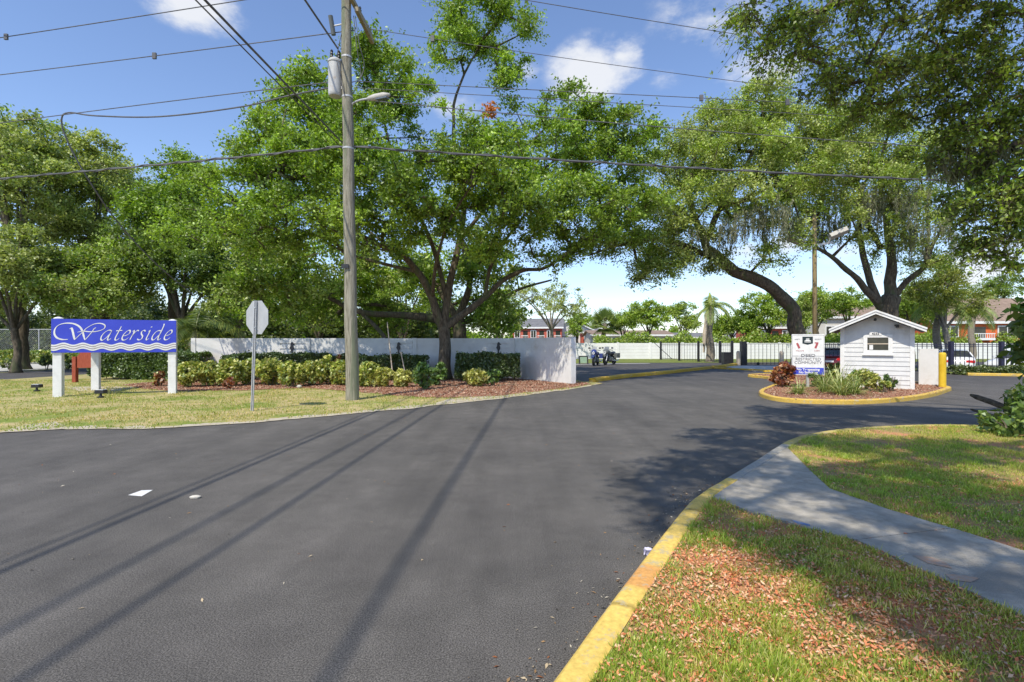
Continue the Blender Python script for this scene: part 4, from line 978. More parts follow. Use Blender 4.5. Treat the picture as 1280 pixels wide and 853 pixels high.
def make_bike(name, label, fm, loc, rot):
    t = thing(name, label, 'motorcycle', loc, rot, world=False)
    for x in (-.72, .72):
        mb = MB(); prof = [(.25, -.05), (.30, -.055), (.32, 0), (.30, .055), (.25, .05)]
        mb.lathe((x, 0, .32), prof, 22, 'y'); w_ = mb.build('wheel', M['rubber'], t)
        mb = MB(); mb.lathe((x, 0, .32), [(.04, -.065), (.1, -.06), (.1, .06), (.04, .065)], 12, 'y'); mb.build('hub', M['chrome'], w_)
    for s in (-1, 1): MB().tube([(.74, s * .08, .32), (.52, s * .08, .85), (.46, s * .08, 1.0)], .025, 8).build('fork', M['chrome'], t)
    MB().tube([(.72 - .34, 0, .62), (.55, 0, .70), (.74, 0, .69), (.98, 0, .55)], [.06, .08, .08, .05], 8).build('mudguard', fm, t)
    MB().tube([(-.35, 0, .4), (-.1, 0, .38), (.2, 0, .42), (.35, 0, .6)], [.16, .2, .2, .12], 10).build('engine', M['mcgrey'], t)
    MB().tube([(-.05, 0, .78), (.1, 0, .83), (.3, 0, .85), (.45, 0, .8)], [.1, .17, .18, .1], 12).build('fuel_tank', fm, t, smooth=True)
    MB().tube([(-.85, 0, .86), (-.6, 0, .80), (-.3, 0, .76), (0, 0, .8)], [.07, .15, .16, .1], 12).build('seat', M['black'], t, smooth=True)
    MB().tube([(.42, 0, .95), (.58, 0, .92), (.72, 0, .86), (.78, 0, .8)], [.18, .2, .15, .08], 12).build('fairing', fm, t, smooth=True)
    MB().add([(.60, -.2, .98), (.60, .2, .98), (.42, .16, 1.28), (.42, -.16, 1.28), (.615, -.2, .98), (.615, .2, .98), (.435, .16, 1.28), (.435, -.16, 1.28)], [(0, 1, 2, 3), (4, 7, 6, 5), (0, 4, 5, 1), (3, 2, 6, 7), (0, 3, 7, 4), (1, 5, 6, 2)]).build('windscreen', M['paleglass'], t)
    MB().tube([(.30, -.38, 1.02), (.40, -.2, 1.06), (.46, 0, 1.0), (.40, .2, 1.06), (.30, .38, 1.02)], .022, 6).build('handlebar', M['black'], t)
    for s in (-1, 1):
        MB().box(.36, .40, s * .36 - .07, s * .36 + .07, 1.14, 1.24).build('mirror', M['black'], t)
        MB().box(-.95, -.4, s * .27 - .12, s * .27 + .12, .48, .82).build('pannier', fm, t, bevel=.03)
        MB().tube([(.1, s * .2, .32), (-.6, s * .24, .28), (-1.0, s * .24, .34)], .045, 8).build('exhaust', M['chrome'], t)
    MB().lathe((.80, 0, .86), [(.09, -.02), (.09, .02)], 14, 'x').build('headlight', M['headlight'], t)
    MB().tube([(0, .1, .35), (-.05, .35, .0)], .02, 6).build('kickstand', M['black'], t)
    t.scale = (1.15, 1.15, 1.15)
    return t
g = G(744, 457.5); make_bike('motorcycle', 'blue touring motorcycle facing the road in front of the white fence', M['mcblue'], (g[0] + .1, g[1] + .4, 0), math.radians(250))
make_bike('motorcycle', 'dark grey motorcycle parked just behind the blue one', M['mcgrey'], (g[0] + 1.5, g[1] + 2.0, 0), math.radians(235))
g = G(729.5, 455.5); t = thing('sandwich_board', 'small dark framed board standing on grass left of the motorcycles', 'board', g)
k = g[1] / F
for x in (-5.2, 5.2): MB().bar((g[0] + x * k, g[1], 0), (g[0] + x * k, g[1] + .15, 10 * k), .09, .09).build('leg', M['black'], t)
MB().bar((g[0] - 5.2 * k, g[1] + .15, 9.7 * k), (g[0] + 5.2 * k, g[1] + .15, 9.7 * k), .09, .09).build('rail', M['black'], t)
MB().box(g[0] - 4.4 * k, g[0] + 4.4 * k, g[1] + .1, g[1] + .14, 1.6 * k, 9 * k).build('panel', M['tealpanel'], t)

# ================================================================== BUILDINGS
def window(root, x0, x1, y, z0, z1, fm='white', gm='glass', th=.12):
    mb = MB(); mb.box(x0 - th, x1 + th, y - .07, y - .01, z0 - th, z1 + th); w_ = mb.build('window', M[fm], root)
    mb = MB(); mb.box(x0, x1, y - .10, y - .075, z0, z1); mb.build('pane', M[gm], w_)
    mb = MB(); mb.box((x0 + x1) / 2 - .04, (x0 + x1) / 2 + .04, y - .12, y - .105, z0, z1); mb.build('mullion', M[fm], w_)
def gable(mbr, x0, x1, y0, y1, ze, zr, axis='x', ov=.4, th=.18):
    """roof slabs; ridge along axis"""
    if axis == 'x':
        ym = (y0 + y1) / 2
        for s, ya in ((-1, y0 - ov), (1, y1 + ov)):
            zo = ze - ov * (zr - ze) / ((y1 - y0) / 2)
            mbr.prism([(ya, zo), (ym, zr), (ym, zr + th), (ya, zo + th)], lambda p: (x0 - ov, p[0], p[1]), lambda p: (x1 + ov, p[0], p[1]))
    else:
        xm = (x0 + x1) / 2
        for s, xa in ((-1, x0 - ov), (1, x1 + ov)):
            zo = ze - ov * (zr - ze) / ((x1 - x0) / 2)
            mbr.prism([(xa, zo), (xm, zr), (xm, zr + th), (xa, zo + th)], lambda p: (p[0], y0 - ov, p[1]), lambda p: (p[0], y1 + ov, p[1]))
def bld(name, label, loc, rot, group=None): return thing(name, label, 'building', loc, rot, group, world=False)
# far townhouses: red and white, left of centre
def townhouse(name, label, X, Y, rot, w, dp, ze, zr, red, roofm, ridge='x', balc=True, nwin=3, white_gable=False):
    t = bld(name, label, (X, Y, 0), math.radians(rot))
    mb = MB(); mb.box(0, w, 0, dp, -.1, ze)
    if ridge == 'x':
        for x0 in (0, w - .2): mb.prism([(0, ze), (dp, ze), (dp / 2, zr)], lambda p, x0=x0: (x0, p[0], p[1]), lambda p, x0=x0: (x0 + .2, p[0], p[1]))
    else:
        for y0 in (0, dp - .2): mb.prism([(0, ze), (w, ze), (w / 2, zr)], lambda p, y0=y0: (p[0], y0, p[1]), lambda p, y0=y0: (p[0], y0 + .2, p[1]))
    mb.build('wall', M[red] if red else M['cream' if not white_gable else 'white_wall'], t)
    mb = MB(); gable(mb, 0, w, 0, dp, ze + .02, zr + .02, ridge); mb.build('roof', M[roofm], t)
    mb = MB()
    if ridge == 'x': mb.box(-.4, w + .4, -.46, -.42, ze - .25, ze + .05)
    else:
        for s in (0, 1):
            a = (-.4, ze - .1) if s == 0 else (w + .4, ze - .1)
            mb.prism([a, (w / 2, zr + .05), (w / 2, zr + .3), (a[0], a[1] + .25)], lambda p: (p[0], -.47, p[1]), lambda p: (p[0], -.42, p[1]))
    mb.build('fascia', M['white'], t)
    if red:
        step = w / nwin
        for i in range(nwin):
            MB().box(i * step + step * .12, i * step + step * .44, -.05, -.003, ze * .56, ze * .9).build('wall_panel', M['cream'], t)
            MB().box(i * step + step * .12, i * step + step * .44, -.05, -.003, .1, ze * .36).build('wall_panel', M['cream'], t)
            window(t, i * step + step * .14, i * step + step * .42, -.05, ze * .6, ze * .86)
            window(t, i * step + step * .66, i * step + step * .9, -.0, ze * .15, ze * .38)
            if balc:
                mb = MB(); mb.box(i * step + step * .56, i * step + step * .98, -.9, -.85, ze * .52, ze * .55); mb.box(i * step + step * .56, i * step + step * .98, -.9, -.85, ze * .66, ze * .68)
                for q in np.arange(i * step + step * .57, i * step + step * .98, .25): mb.box(q, q + .05, -.9, -.86, ze * .55, ze * .66)
                mb.box(i * step + step * .56, i * step + step * .98, -.9, -.003, ze * .49, ze * .52)
                mb.build('balcony', M['white'], t)
                MB().box(i * step + step * .64, i * step + step * .92, -.03, -.003, ze * .53, ze * .86).build('door', M['glass'], t)
    else:
        for i in range(nwin): window(t, (i + .3) * w / nwin, (i + .65) * w / nwin, 0, ze * .35, ze * .75)
    return t
townhouse('townhouse', 'red and white townhouse block above the end of the garden wall', (641 - 640) * .155, 100, -8, 9.5, 8, 4.9, 6.6, 'red', 'greyroof', 'x')
townhouse('townhouse', 'white sided townhouse with a plain gable end right of the red block', (686 - 640) * .158, 102, 0, 9, 9, 4.2, 6.3, None, 'greyroof', 'y', white_gable=True, nwin=1)
townhouse('townhouse', 'small red townhouse end beside the white gable', (727 - 640) * .156, 100, 0, 4.2, 8, 4.0, 4.6, 'red', 'greyroof', 'x', nwin=1)
townhouse('bungalow', 'low cream bungalow with brown roof behind the fan palm', (740 - 640) * .14, 90, 0, 14, 9, 3.3, 4.0, None, 'roof', 'x', nwin=4)
townhouse('bungalow', 'low pale bungalow behind the round trees in the middle distance', (818 - 640) * .14, 92, 0, 20, 9, 2.9, 3.6, None, 'greyroof', 'x', nwin=5)
townhouse('townhouse', 'red walled townhouse glimpsed between trees beyond the gate', (948 - 640) * .125, 80, 0, 10, 8, 4.3, 5.2, 'red', 'greyroof', 'x', nwin=3)
townhouse('townhouse', 'cream apartment block behind the oak and guard house', (1030 - 640) * .11, 72, 0, 17, 9, 5.5, 7.2, None, 'roof', 'x', nwin=4)
townhouse('apartment_building', 'orange red apartment building with brown roof at the right edge', 51.0, 62, -4, 26, 11, 4.35, 7.4, 'orange', 'roof', 'x', nwin=4)
townhouse('house', 'small pale house far behind the trees at the left', -66, 75, 10, 12, 9, 3.4, 5.4, None, 'greyroof', 'y', nwin=2)

# ================================================================== TREES
# central oak
limbsA = [
 (pl([(556, 474, 23.8), (555, 440, 23.8), (554, 408, 23.8)]), .29, .27),
 (pl([(554, 412, 23.8), (540, 372, 23.4), (523, 340, 22.8), (500, 318, 22), (462, 300, 21), (405, 265, 20.5), (350, 215, 20)]), .22, .06),
 (pl([(555, 412, 23.8), (562, 360, 23.8), (574, 300, 24), (580, 240, 24.3), (568, 180, 24.5), (570, 120, 24.6), (598, 60, 25)]), .21, .04),
 (pl([(556, 410, 23.8), (585, 388, 24), (605, 372, 24.1), (627, 352, 24), (655, 338, 23.6), (685, 334, 23), (725, 300, 22.8)]), .19, .05),
 (pl([(605, 372, 24.1), (615, 330, 24), (640, 290, 23.8), (690, 235, 23.5), (760, 200, 24)]), .11, .03),
 (pl([(560, 380, 23.8), (545, 320, 23.6), (520, 260, 23), (490, 190, 22.5), (470, 110, 22.5)]), .14, .03),
 (pl([(574, 300, 24), (620, 240, 24), (640, 180, 24.5), (680, 150, 25)]), .11, .03),
 (pl([(540, 372, 23.4), (545, 330, 21.5), (560, 280, 20), (590, 230, 18.8)]), .11, .03),
 (pl([(523, 340, 22.8), (480, 330, 23.5), (430, 315, 24.5), (390, 290, 25)]), .10, .03)]
blobsA = pb([(600, 22, 48, 40, 24.5, 2.0, 26), (640, 45, 28, 50, 24.5, 1.6, 12), (560, 60, 28, 24, 24, 1.5, 7), (635, 100, 22, 40, 24, 1.4, 7), (480, 85, 42, 28, 22.5, 2, 20), (510, 120, 40, 24, 22, 2, 12), (400, 118, 44, 34, 22, 2.2, 20), (360, 150, 40, 30, 22, 2, 13),
 (345, 190, 60, 40, 22, 3, 24), (300, 238, 60, 40, 22.5, 2.5, 22), (400, 200, 55, 40, 21, 3, 24), (455, 215, 60, 52, 20.5, 3, 34), (540, 235, 70, 45, 19.8, 3, 40), (450, 150, 50, 30, 21.5, 2.5, 16), (610, 215, 60, 45, 20.5, 3, 32), (660, 255, 60, 45, 21, 3, 32),
 (705, 150, 45, 32, 23.5, 2.2, 18), (690, 190, 42, 36, 23, 2.5, 12), (780, 170, 50, 22, 24, 2.2, 20), (760, 210, 60, 32, 24, 2.5, 24), (790, 265, 40, 30, 24, 2.5, 16), (725, 270, 60, 40, 22.5, 3, 24), (400, 270, 70, 40, 21.5, 3, 26), (330, 285, 60, 34, 22, 3, 18), (470, 290, 60, 34, 20, 3, 16),
 (600, 300, 50, 24, 21, 2.5, 9), (690, 310, 50, 22, 22.5, 2.5, 9), (640, 165, 45, 40, 24.5, 2, 6), (250, 290, 40, 35, 23, 2, 9), (550, 160, 60, 40, 24, 2, 8)])
A = tree('oak_tree', 'tallest live oak in the middle, its bright green crown rising above the garden wall', limbsA, blobsA, leaf=.15, per=240, rc=.76, twigs=.5, mul=1.55, pal=YOUNG[:3] + OAK, twig=.02)
# dead orange bromeliad / leaf clump in the crown
n = 260; cB = np.array(W(612, 138, 22.5)); P = cB + rand_dirs(n) * NR.uniform(0, .42, size=(n, 1)); AA, BB = leaf_axes(n, .18)
quads('dead_leaves', P, AA, BB, palette(n, [(.45, .14, .03), (.55, .2, .05)]), M['leaf'], A)
# second oak behind the wall
limbsB = [(pl([(578, 474, 29), (577, 430, 29), (570, 395, 29)]), .42, .36),
 (pl([(572, 405, 29), (540, 398, 28.5), (500, 394, 28), (450, 390, 27.5), (400, 368, 27), (340, 352, 27), (300, 350, 27)]), .30, .03),
 (pl([(570, 398, 29), (585, 360, 29), (578, 300, 29), (570, 240, 29)]), .26, .06), (pl([(572, 400, 29), (540, 350, 30), (500, 320, 30), (450, 280, 31)]), .22, .05),
 (pl([(576, 405, 29), (610, 385, 30), (650, 362, 31), (690, 350, 31)]), .18, .05), (pl([(450, 390, 27.5), (480, 420, 27.5), (484, 445, 27.6), (485, 474, 27.6)]), .10, .12)]
blobsB = pb([(500, 340, 70, 30, 30, 3, 26), (420, 330, 70, 35, 30, 3, 30), (350, 330, 60, 30, 29, 3, 20), (610, 350, 50, 40, 30, 3, 22), (560, 310, 70, 35, 31, 3, 24), (430, 385, 50, 24, 31, 3, 16), (370, 385, 50, 24, 31, 3, 16), (620, 395, 35, 24, 30, 2.5, 16), (480, 395, 40, 24, 32, 2, 12), (310, 380, 40, 30, 31, 2.5, 12), (330, 350, 45, 18, 26.5, 1.5, 16), (400, 360, 40, 14, 26.5, 1.5, 8), (570, 380, 60, 30, 33, 2, 10)])
tree('oak_tree', 'spreading dark oak behind the garden wall with a long horizontal limb', limbsB, blobsB, leaf=.22, per=150, rc=.95, pal=OAK + OLIVE[:2], twig=.022)
# leaning oak right of centre
limbsC = [(pl([(999, 466, 30), (1000, 430, 30), (996, 405, 30), (985, 378, 29.8), (965, 360, 29.6), (935, 345, 29.4), (905, 332, 29.2), (885, 312, 28.8)]), .46, .30),
 (pl([(885, 312, 28.8), (872, 280, 28.5), (862, 240, 28.5), (870, 190, 29), (890, 150, 29)]), .24, .05),
 (pl([(895, 325, 29), (850, 305, 28), (810, 300, 27), (770, 308, 26.5), (735, 320, 26)]), .18, .04),
 (pl([(882, 305, 28.8), (900, 260, 28.5), (925, 220, 28.5), (950, 170, 29), (955, 130, 29.5)]), .20, .04),
 (pl([(900, 262, 28.5), (950, 240, 28), (1000, 215, 28)]), .14, .04), (pl([(872, 280, 28.5), (830, 250, 27.5), (790, 240, 27)]), .13, .04)]
blobsC = pb([(945, 135, 42, 26, 29.5, 2.5, 26), (890, 165, 50, 28, 29, 2.5, 26), (985, 165, 48, 34, 29.5, 2.5, 30), (930, 190, 60, 36, 28, 3, 36), (860, 205, 48, 34, 28, 3, 24), (1005, 215, 46, 34, 28, 3, 24), (940, 245, 60, 28, 28, 3, 24), (860, 255, 60, 26, 27.5, 3, 20), (800, 285, 60, 22, 27, 3, 18), (760, 305, 40, 18, 26.5, 2, 10), (860, 325, 60, 18, 28, 2.5, 14), (835, 300, 60, 20, 28, 2.5, 12), (975, 300, 30, 34, 28, 2, 10), (815, 340, 40, 16, 28, 2, 10), (1040, 150, 30, 26, 29, 2, 12)])
tree('oak_tree', 'leaning oak with a thick curved bare trunk right of the parking entrance', limbsC, blobsC, leaf=.145, per=260, rc=.9, mul=1.65, pal=OLIVE + YOUNG[:2], twig=.024,
     moss=[(W(895, 285, 27), (45 * 28 / F, 2, .8), 34, 1.6), (W(950, 262, 27), (42 * 28 / F, 2, .8), 44, 2.2), (W(975, 272, 27.5), (20 * 28 / F, 2, .6), 18, 1.8), (W(845, 280, 27.5), (30 * 28 / F, 2, .6), 10, 1.0)])
# mossy oak behind the guard house
limbsD = [(pl([(1107, 468, 31), (1107, 430, 31), (1108, 392, 31), (1110, 372, 31)]), .62, .48),
 (pl([(1110, 380, 31), (1114, 330, 31), (1108, 280, 31), (1100, 230, 31), (1105, 180, 31)]), .36, .06),
 (pl([(1106, 390, 31), (1085, 365, 30.6), (1060, 338, 30), (1035, 318, 29.5), (1005, 300, 29)]), .27, .07),
 (pl([(1098, 380, 30.8), (1082, 330, 30.6), (1076, 290, 30.5), (1074, 240, 30.5), (1060, 190, 30.5)]), .24, .05),
 (pl([(1112, 378, 31), (1135, 350, 30.6), (1158, 330, 30.2), (1172, 295, 30), (1195, 262, 30)]), .22, .05),
 (pl([(1100, 310, 31), (1082, 270, 30), (1080, 230, 30), (1120, 190, 30)]), .16, .04), (pl([(1158, 330, 30.2), (1160, 280, 30), (1150, 220, 30)]), .14, .04)]
blobsD = pb([(1060, 165, 50, 26, 30, 3, 26), (1110, 185, 50, 30, 30, 3, 28), (1050, 210, 44, 28, 29.5, 3, 22), (1155, 200, 46, 34, 30, 3, 24), (1100, 235, 60, 24, 29, 3, 20), (1165, 260, 46, 26, 30, 3, 14), (1040, 265, 40, 26, 29, 2.5, 12), (1130, 285, 40, 20, 29, 2.5, 10), (1140, 320, 44, 20, 31, 2.5, 8), (1060, 300, 30, 16, 30, 2, 5), (1190, 310, 30, 26, 30, 2, 7), (1020, 180, 34, 30, 30, 2.5, 16)])
tree('oak_tree', 'oak hung with grey moss standing behind the guard house', limbsD, blobsD, leaf=.145, per=235, rc=.9, mul=1.6, pal=OLIVE + YOUNG[:2], twig=.026,
     moss=[(W(1065, 245, 28.8), (40 * 29 / F, 2, .9), 40, 2.2), (W(1110, 245, 28.5), (46 * 29 / F, 2.2, 1.1), 56, 2.4), (W(1150, 285, 28.5), (32 * 29 / F, 2, .9), 36, 2.2), (W(1030, 280, 29.5), (30 * 29 / F, 1.6, .7), 30, 1.8), (W(1190, 250, 29), (26 * 29 / F, 2, .9), 18, 2.2), (W(1000, 272, 29.5), (14 * 29 / F, 1.6, .5), 14, 1.6)])
# near oak at the right, mostly above and beside the camera
Hs = 8.6
def SB(px, py, r, n, hh=Hs, rz=.7):
    gx, gy, _ = G(px, py); s = (gx - .348 * hh, gy - .654 * hh, hh); return (s, (r, r, rz), int(n*2.7))
limbsE = [([(14.2, 7.5, 0), (14.0, 7.3, 2.2), (13.5, 7.0, 4.2)], .55, .45),
 ([(13.6, 7.0, 4.0), (11.5, 7.6, 6.6), (9.5, 8.2, 7.6), (7.0, 8.6, 8.0), (5.6, 8.8, 7.6)], .34, .05),
 ([(13.6, 7.0, 4.0), (11.0, 5.0, 6.8), (7.5, 3.4, 8.6), (4.0, 2.0, 9.2), (0.5, 0.5, 9.1)], .34, .06),
 ([(11.0, 5.0, 6.8), (7.5, 1.5, 8.6), (4.5, -1.6, 9.0), (1, -2.6, 9.0)], .2, .05),
 ([(7.5, 3.4, 8.6), (6.0, 5.4, 9.2), (3.6, 5.8, 9.4)], .14, .04),
 ([(13.6, 7.0, 4.2), (13.0, 8.5, 6.5), (11, 9.2, 6.8), (9.5, 9.2, 5.5)], .22, .04),
 ([(11.5, 7.6, 6.6), (9.6, 9.0, 7.9), (7.8, 9.6, 8.6)], .14, .03)]
YE = 8.6
blobsE = pb([(955, 18, 36, 20, YE, .9, 11), (985, 55, 32, 30, YE, .9, 13), (1035, 25, 50, 38, YE, 1.1, 14), (1040, 85, 34, 26, YE, 1, 10), (1070, 110, 30, 26, YE, 1, 9), (1110, 45, 54, 46, YE, 1.2, 16), (1110, 110, 44, 26, YE, 1.1, 11), (1180, 40, 54, 50, YE, 1.2, 22), (1175, 115, 46, 34, 8.8, 1.1, 18), (1250, 50, 50, 56, 8.4, 1.2, 34), (1235, 130, 44, 40, 8.6, 1.1, 24), (1215, 180, 34, 26, 8.6, 1, 10), (1275, 180, 30, 50, 8.4, 1, 18), (1262, 250, 36, 40, 8.4, .9, 22), (1225, 245, 26, 24, 8.6, .8, 7), (1262, 310, 28, 26, 8.6, .8, 13), (1225, 300, 18, 20, 8.7, .6, 5)])
blobsE += [SB(850, 600, .8, 9), SB(900, 575, .9, 12), SB(960, 550, 1.0, 12), SB(905, 545, .8, 8), SB(1020, 530, 1.2, 18), SB(1100, 520, 1.3, 20), SB(1180, 516, 1.3, 18), SB(850, 645, .45, 4), SB(1240, 524, 1.2, 12), SB(1000, 518, 1.1, 10),
 SB(985, 600, .7, 8), SB(1060, 560, .9, 10), SB(1130, 570, 1.0, 13), SB(1220, 570, 1.0, 13), SB(1120, 610, .9, 12), SB(1210, 620, .9, 13), SB(1050, 625, .7, 8), SB(1260, 660, .6, 9), SB(1160, 665, .5, 6),
 SB(930, 655, .35, 5), SB(1000, 690, .4, 6), SB(1060, 710, .4, 6), SB(1180, 770, .35, 6), SB(1260, 790, .4, 7), SB(1230, 840, .3, 4), SB(1090, 690, .3, 3), SB(1270, 720, .4, 4)]
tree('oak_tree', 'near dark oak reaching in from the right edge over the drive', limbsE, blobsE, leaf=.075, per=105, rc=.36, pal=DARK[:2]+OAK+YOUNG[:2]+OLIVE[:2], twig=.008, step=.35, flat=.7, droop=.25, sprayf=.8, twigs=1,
     moss=[(W(1200, 185, 9), (.5, .5, .4), 12, .8), (W(1240, 200, 8.8), (.5, .4, .4), 12, 1.0), (W(1265, 250, 8.8), (.3, .4, .4), 8, .8)])

# left background trees
def simple_tree(name, label, px, Y, top, bot, wpx, pal, group, n=90, leaf=.26, per=95, rc=1.0, bark='bark', stems=1, lobes=7, seed=1, cat='tree'):
    rr = random.Random(seed); X = (px - CXP) / F * Y; zt3 = CH + (HOR - top) / F * Y; zb3 = CH + (HOR - bot) / F * Y; wr = wpx * Y / F
    base = (X, Y, 0); fork = zb3 * .75 + .3; limbs = [([base, (X + .1, Y, fork * .5), (X - .1, Y, max(fork, 1.0))], .05 + .022 * zt3, .04 + .016 * zt3)]; blobs = []
    for k in range(lobes):
        a = 2 * PI * k / lobes + rr.uniform(-.3, .3); ra = wr * rr.uniform(.35, .8); hz = zb3 + (zt3 - zb3) * rr.uniform(.25, .78)
        if k == 0: ra = 0.1 * wr; hz = zt3 - (zt3 - zb3) * .22
        c = (X + math.cos(a) * ra, Y + math.sin(a) * ra * .8, hz); s = rr.uniform(.32, .5)
        blobs.append((c, (wr * s, wr * s, (zt3 - zb3) * .23), n // lobes))
        p0 = Vector(limbs[0][0][-1]); m = p0.lerp(Vector(c), .5); m.z += .1 * (hz - fork)
        limbs.append(([tuple(p0 - Vector((0, 0, .2))), tuple(m), c], .03 + .010 * zt3, .03))
    return tree(name, label, limbs, blobs, group, leaf=leaf * .74, per=int(per * 1.25), rc=rc * .8, mul=1.35, pal=pal, bark=bark, twig=.02, cat=cat)
GL = 'trees filling the left background'
simple_tree('oak_tree', 'tall airy oak at the far left edge of the photo', 25, 34, 140, 340, 90, OLIVE + OAK[:1], GL, 190, .3, 130, 1.25, seed=3, lobes=9)
simple_tree('oak_tree', 'olive green oak whose crown tops the blue sign', 120, 38, 175, 350, 90, OLIVE, GL, 180, .32, 120, 1.3, seed=5, lobes=8)
simple_tree('oak_tree', 'slim lighter tree left of the large central crown', 215, 36, 190, 330, 62, OAK + YOUNG[:1], GL, 170, .3, 120, 1.25, seed=8, lobes=8)
simple_tree('oak_tree', 'low broad tree over the left edge of the photo', 20, 30, 285, 400, 85, OLIVE, GL, 150, .26, 120, 1.1, seed=12)
simple_tree('oak_tree', 'rounded tree directly behind the blue sign', 130, 32, 300, 400, 80, OAK + OLIVE, GL, 150, .26, 120, 1.1, seed=14)
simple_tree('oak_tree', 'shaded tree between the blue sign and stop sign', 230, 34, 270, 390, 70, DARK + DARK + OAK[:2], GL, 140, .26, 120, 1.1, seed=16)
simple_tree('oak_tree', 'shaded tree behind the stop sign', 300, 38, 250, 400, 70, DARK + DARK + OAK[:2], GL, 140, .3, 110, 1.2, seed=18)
simple_tree('oak_tree', 'distant pale tree seen under the central oak limbs', 400, 48, 345, 420, 70, YOUNG + OLIVE, GL, 90, .3, 80, 1.1, seed=20)
simple_tree('oak_tree', 'distant bright tree seen under the central crown, nearer the oak trunk', 505, 46, 335, 425, 50, YOUNG, GL, 70, .3, 80, 1.1, seed=22)
simple_tree('oak_tree', 'pale thin tree between the central oak and the townhouses', 690, 55, 352, 402, 60, OLIVE, GL, 70, .28, 60, .9, bark='barklight', seed=24)
simple_tree('oak_tree', 'bright leafy tree just right of the central oak trunk', 625, 42, 360, 425, 32, YOUNG, GL, 50, .25, 95, .9, seed=26)
# young thin pine-like trunk stems left
GM = 'round trees beyond the white fence'
simple_tree('round_tree', 'bright round tree beyond the fence, left of the short palm', 812, 66, 376, 415, 34, YOUNG, GM, 70, .34, 80, 1.0, seed=31)
simple_tree('round_tree', 'bright round tree close behind the short palm', 855, 68, 378, 416, 26, YOUNG + OLIVE[:1], GM, 60, .34, 80, 1.0, seed=32)
simple_tree('round_tree', 'low green tree between the fan palm and round trees', 780, 74, 388, 422, 22, YOUNG + OAK, GM, 50, .36, 80, 1.1, seed=33)
simple_tree('round_tree', 'small dark green tree left of the gate trees', 916, 72, 398, 420, 22, OAK, GM, 40, .36, 80, 1.1, seed=34)
simple_tree('round_tree', 'bright green tree beyond the gate, left of the leaning trunk', 962, 62, 362, 412, 34, YOUNG, GM, 80, .32, 90, 1.0, seed=35)
simple_tree('round_tree', 'bright green tree beyond the gate, behind the light pole', 1022, 60, 362, 405, 26, YOUNG + OLIVE[:1], GM, 60, .32, 90, 1.0, seed=36)
simple_tree('round_tree', 'green tree left of the guard house roof', 1062, 56, 360, 405, 30, YOUNG + OAK, GM, 60, .32, 85, 1.0, seed=37)
simple_tree('round_tree', 'feathery yellow green tree right of the guard house', 1183, 35, 322, 400, 42, [(.26, .30, .04), (.20, .27, .035), (.30, .30, .06)], GM, 110, .18, 110, .75, bark='barklight', seed=38)
simple_tree('round_tree', 'green tree between the mossy oak and yellow tree', 1140, 44, 350, 410, 34, YOUNG, GM, 70, .24, 90, .9, seed=39)
simple_tree('round_tree', 'dark green tree above the orange building', 1245, 78, 345, 385, 44, OAK + DARK, GM, 80, .36, 80, 1.2, seed=40)
simple_tree('round_tree', 'green tree just right of the white townhouse gable', 722, 88, 392, 424, 14, YOUNG + OAK, GM, 50, .36, 80, 1.0, seed=51)
simple_tree('round_tree', 'bright green tree right of the short palm trunk', 905, 66, 395, 424, 20, YOUNG, GM, 50, .34, 80, 1.0, seed=52)
simple_tree('round_tree', 'olive tree filling the gap between leaning trunk and light pole', 1004, 56, 372, 420, 16, YOUNG + OLIVE, GM, 50, .3, 80, .9, seed=53)
simple_tree('round_tree', 'low leafy tree left of the gate post, under the palm fronds', 935, 64, 385, 425, 20, YOUNG + OAK, GM, 60, .32, 80, 1.0, seed=54)
simple_tree('round_tree', 'small far tree behind the townhouse roofs', 740, 110, 392, 425, 16, OAK, GM, 30, .5, 60, 1.4, seed=41)
# distant wood
def leafmass(name, label, x0, x1, y0, y1, z0, z1, n, size, pal, kind='stuff', cat='trees'):
    P = np.stack([NR.uniform(x0, x1, n), NR.uniform(y0, y1, n), NR.uniform(0, 1, n)], axis=1)
    hh = np.array([z1 * (0.62 + 0.45 * noise.noise(Vector((p[0] * .42, p[1] * .2, 9))) + 0.5 * noise.noise(Vector((p[0] * .16, p[1] * .16, 0))) + .25 * noise.noise(Vector((p[0] * .6, p[1] * .6, 4)))) for p in P])
    P[:, 2] = z0 + (hh - z0) * P[:, 2] ** .75
    A_, B_ = leaf_axes(n, size); o = quads(name, P, A_, B_, palette(n, pal, .3), M['leaf'], None, .3)
    tag(o, label, cat, None, kind); return o
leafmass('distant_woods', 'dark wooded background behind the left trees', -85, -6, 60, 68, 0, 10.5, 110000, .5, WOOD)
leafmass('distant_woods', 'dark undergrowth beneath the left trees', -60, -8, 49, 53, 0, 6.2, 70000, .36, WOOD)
leafmass('distant_woods', 'low green tree line on the horizon at centre', -20, 75, 112, 120, 0, 5.5, 26000, .9, YOUNG + OAK)
leafmass('distant_woods', 'green tree line behind the right hand buildings', 50, 130, 84, 95, 0, 8.0, 26000, .8, YOUNG + OAK)

leafmass('distant_woods', 'leafy garden growth just beyond the white fence', 10, 62, 60, 64, 0, 3.5, 60000, .3, YOUNG + OAK + OLIVE)
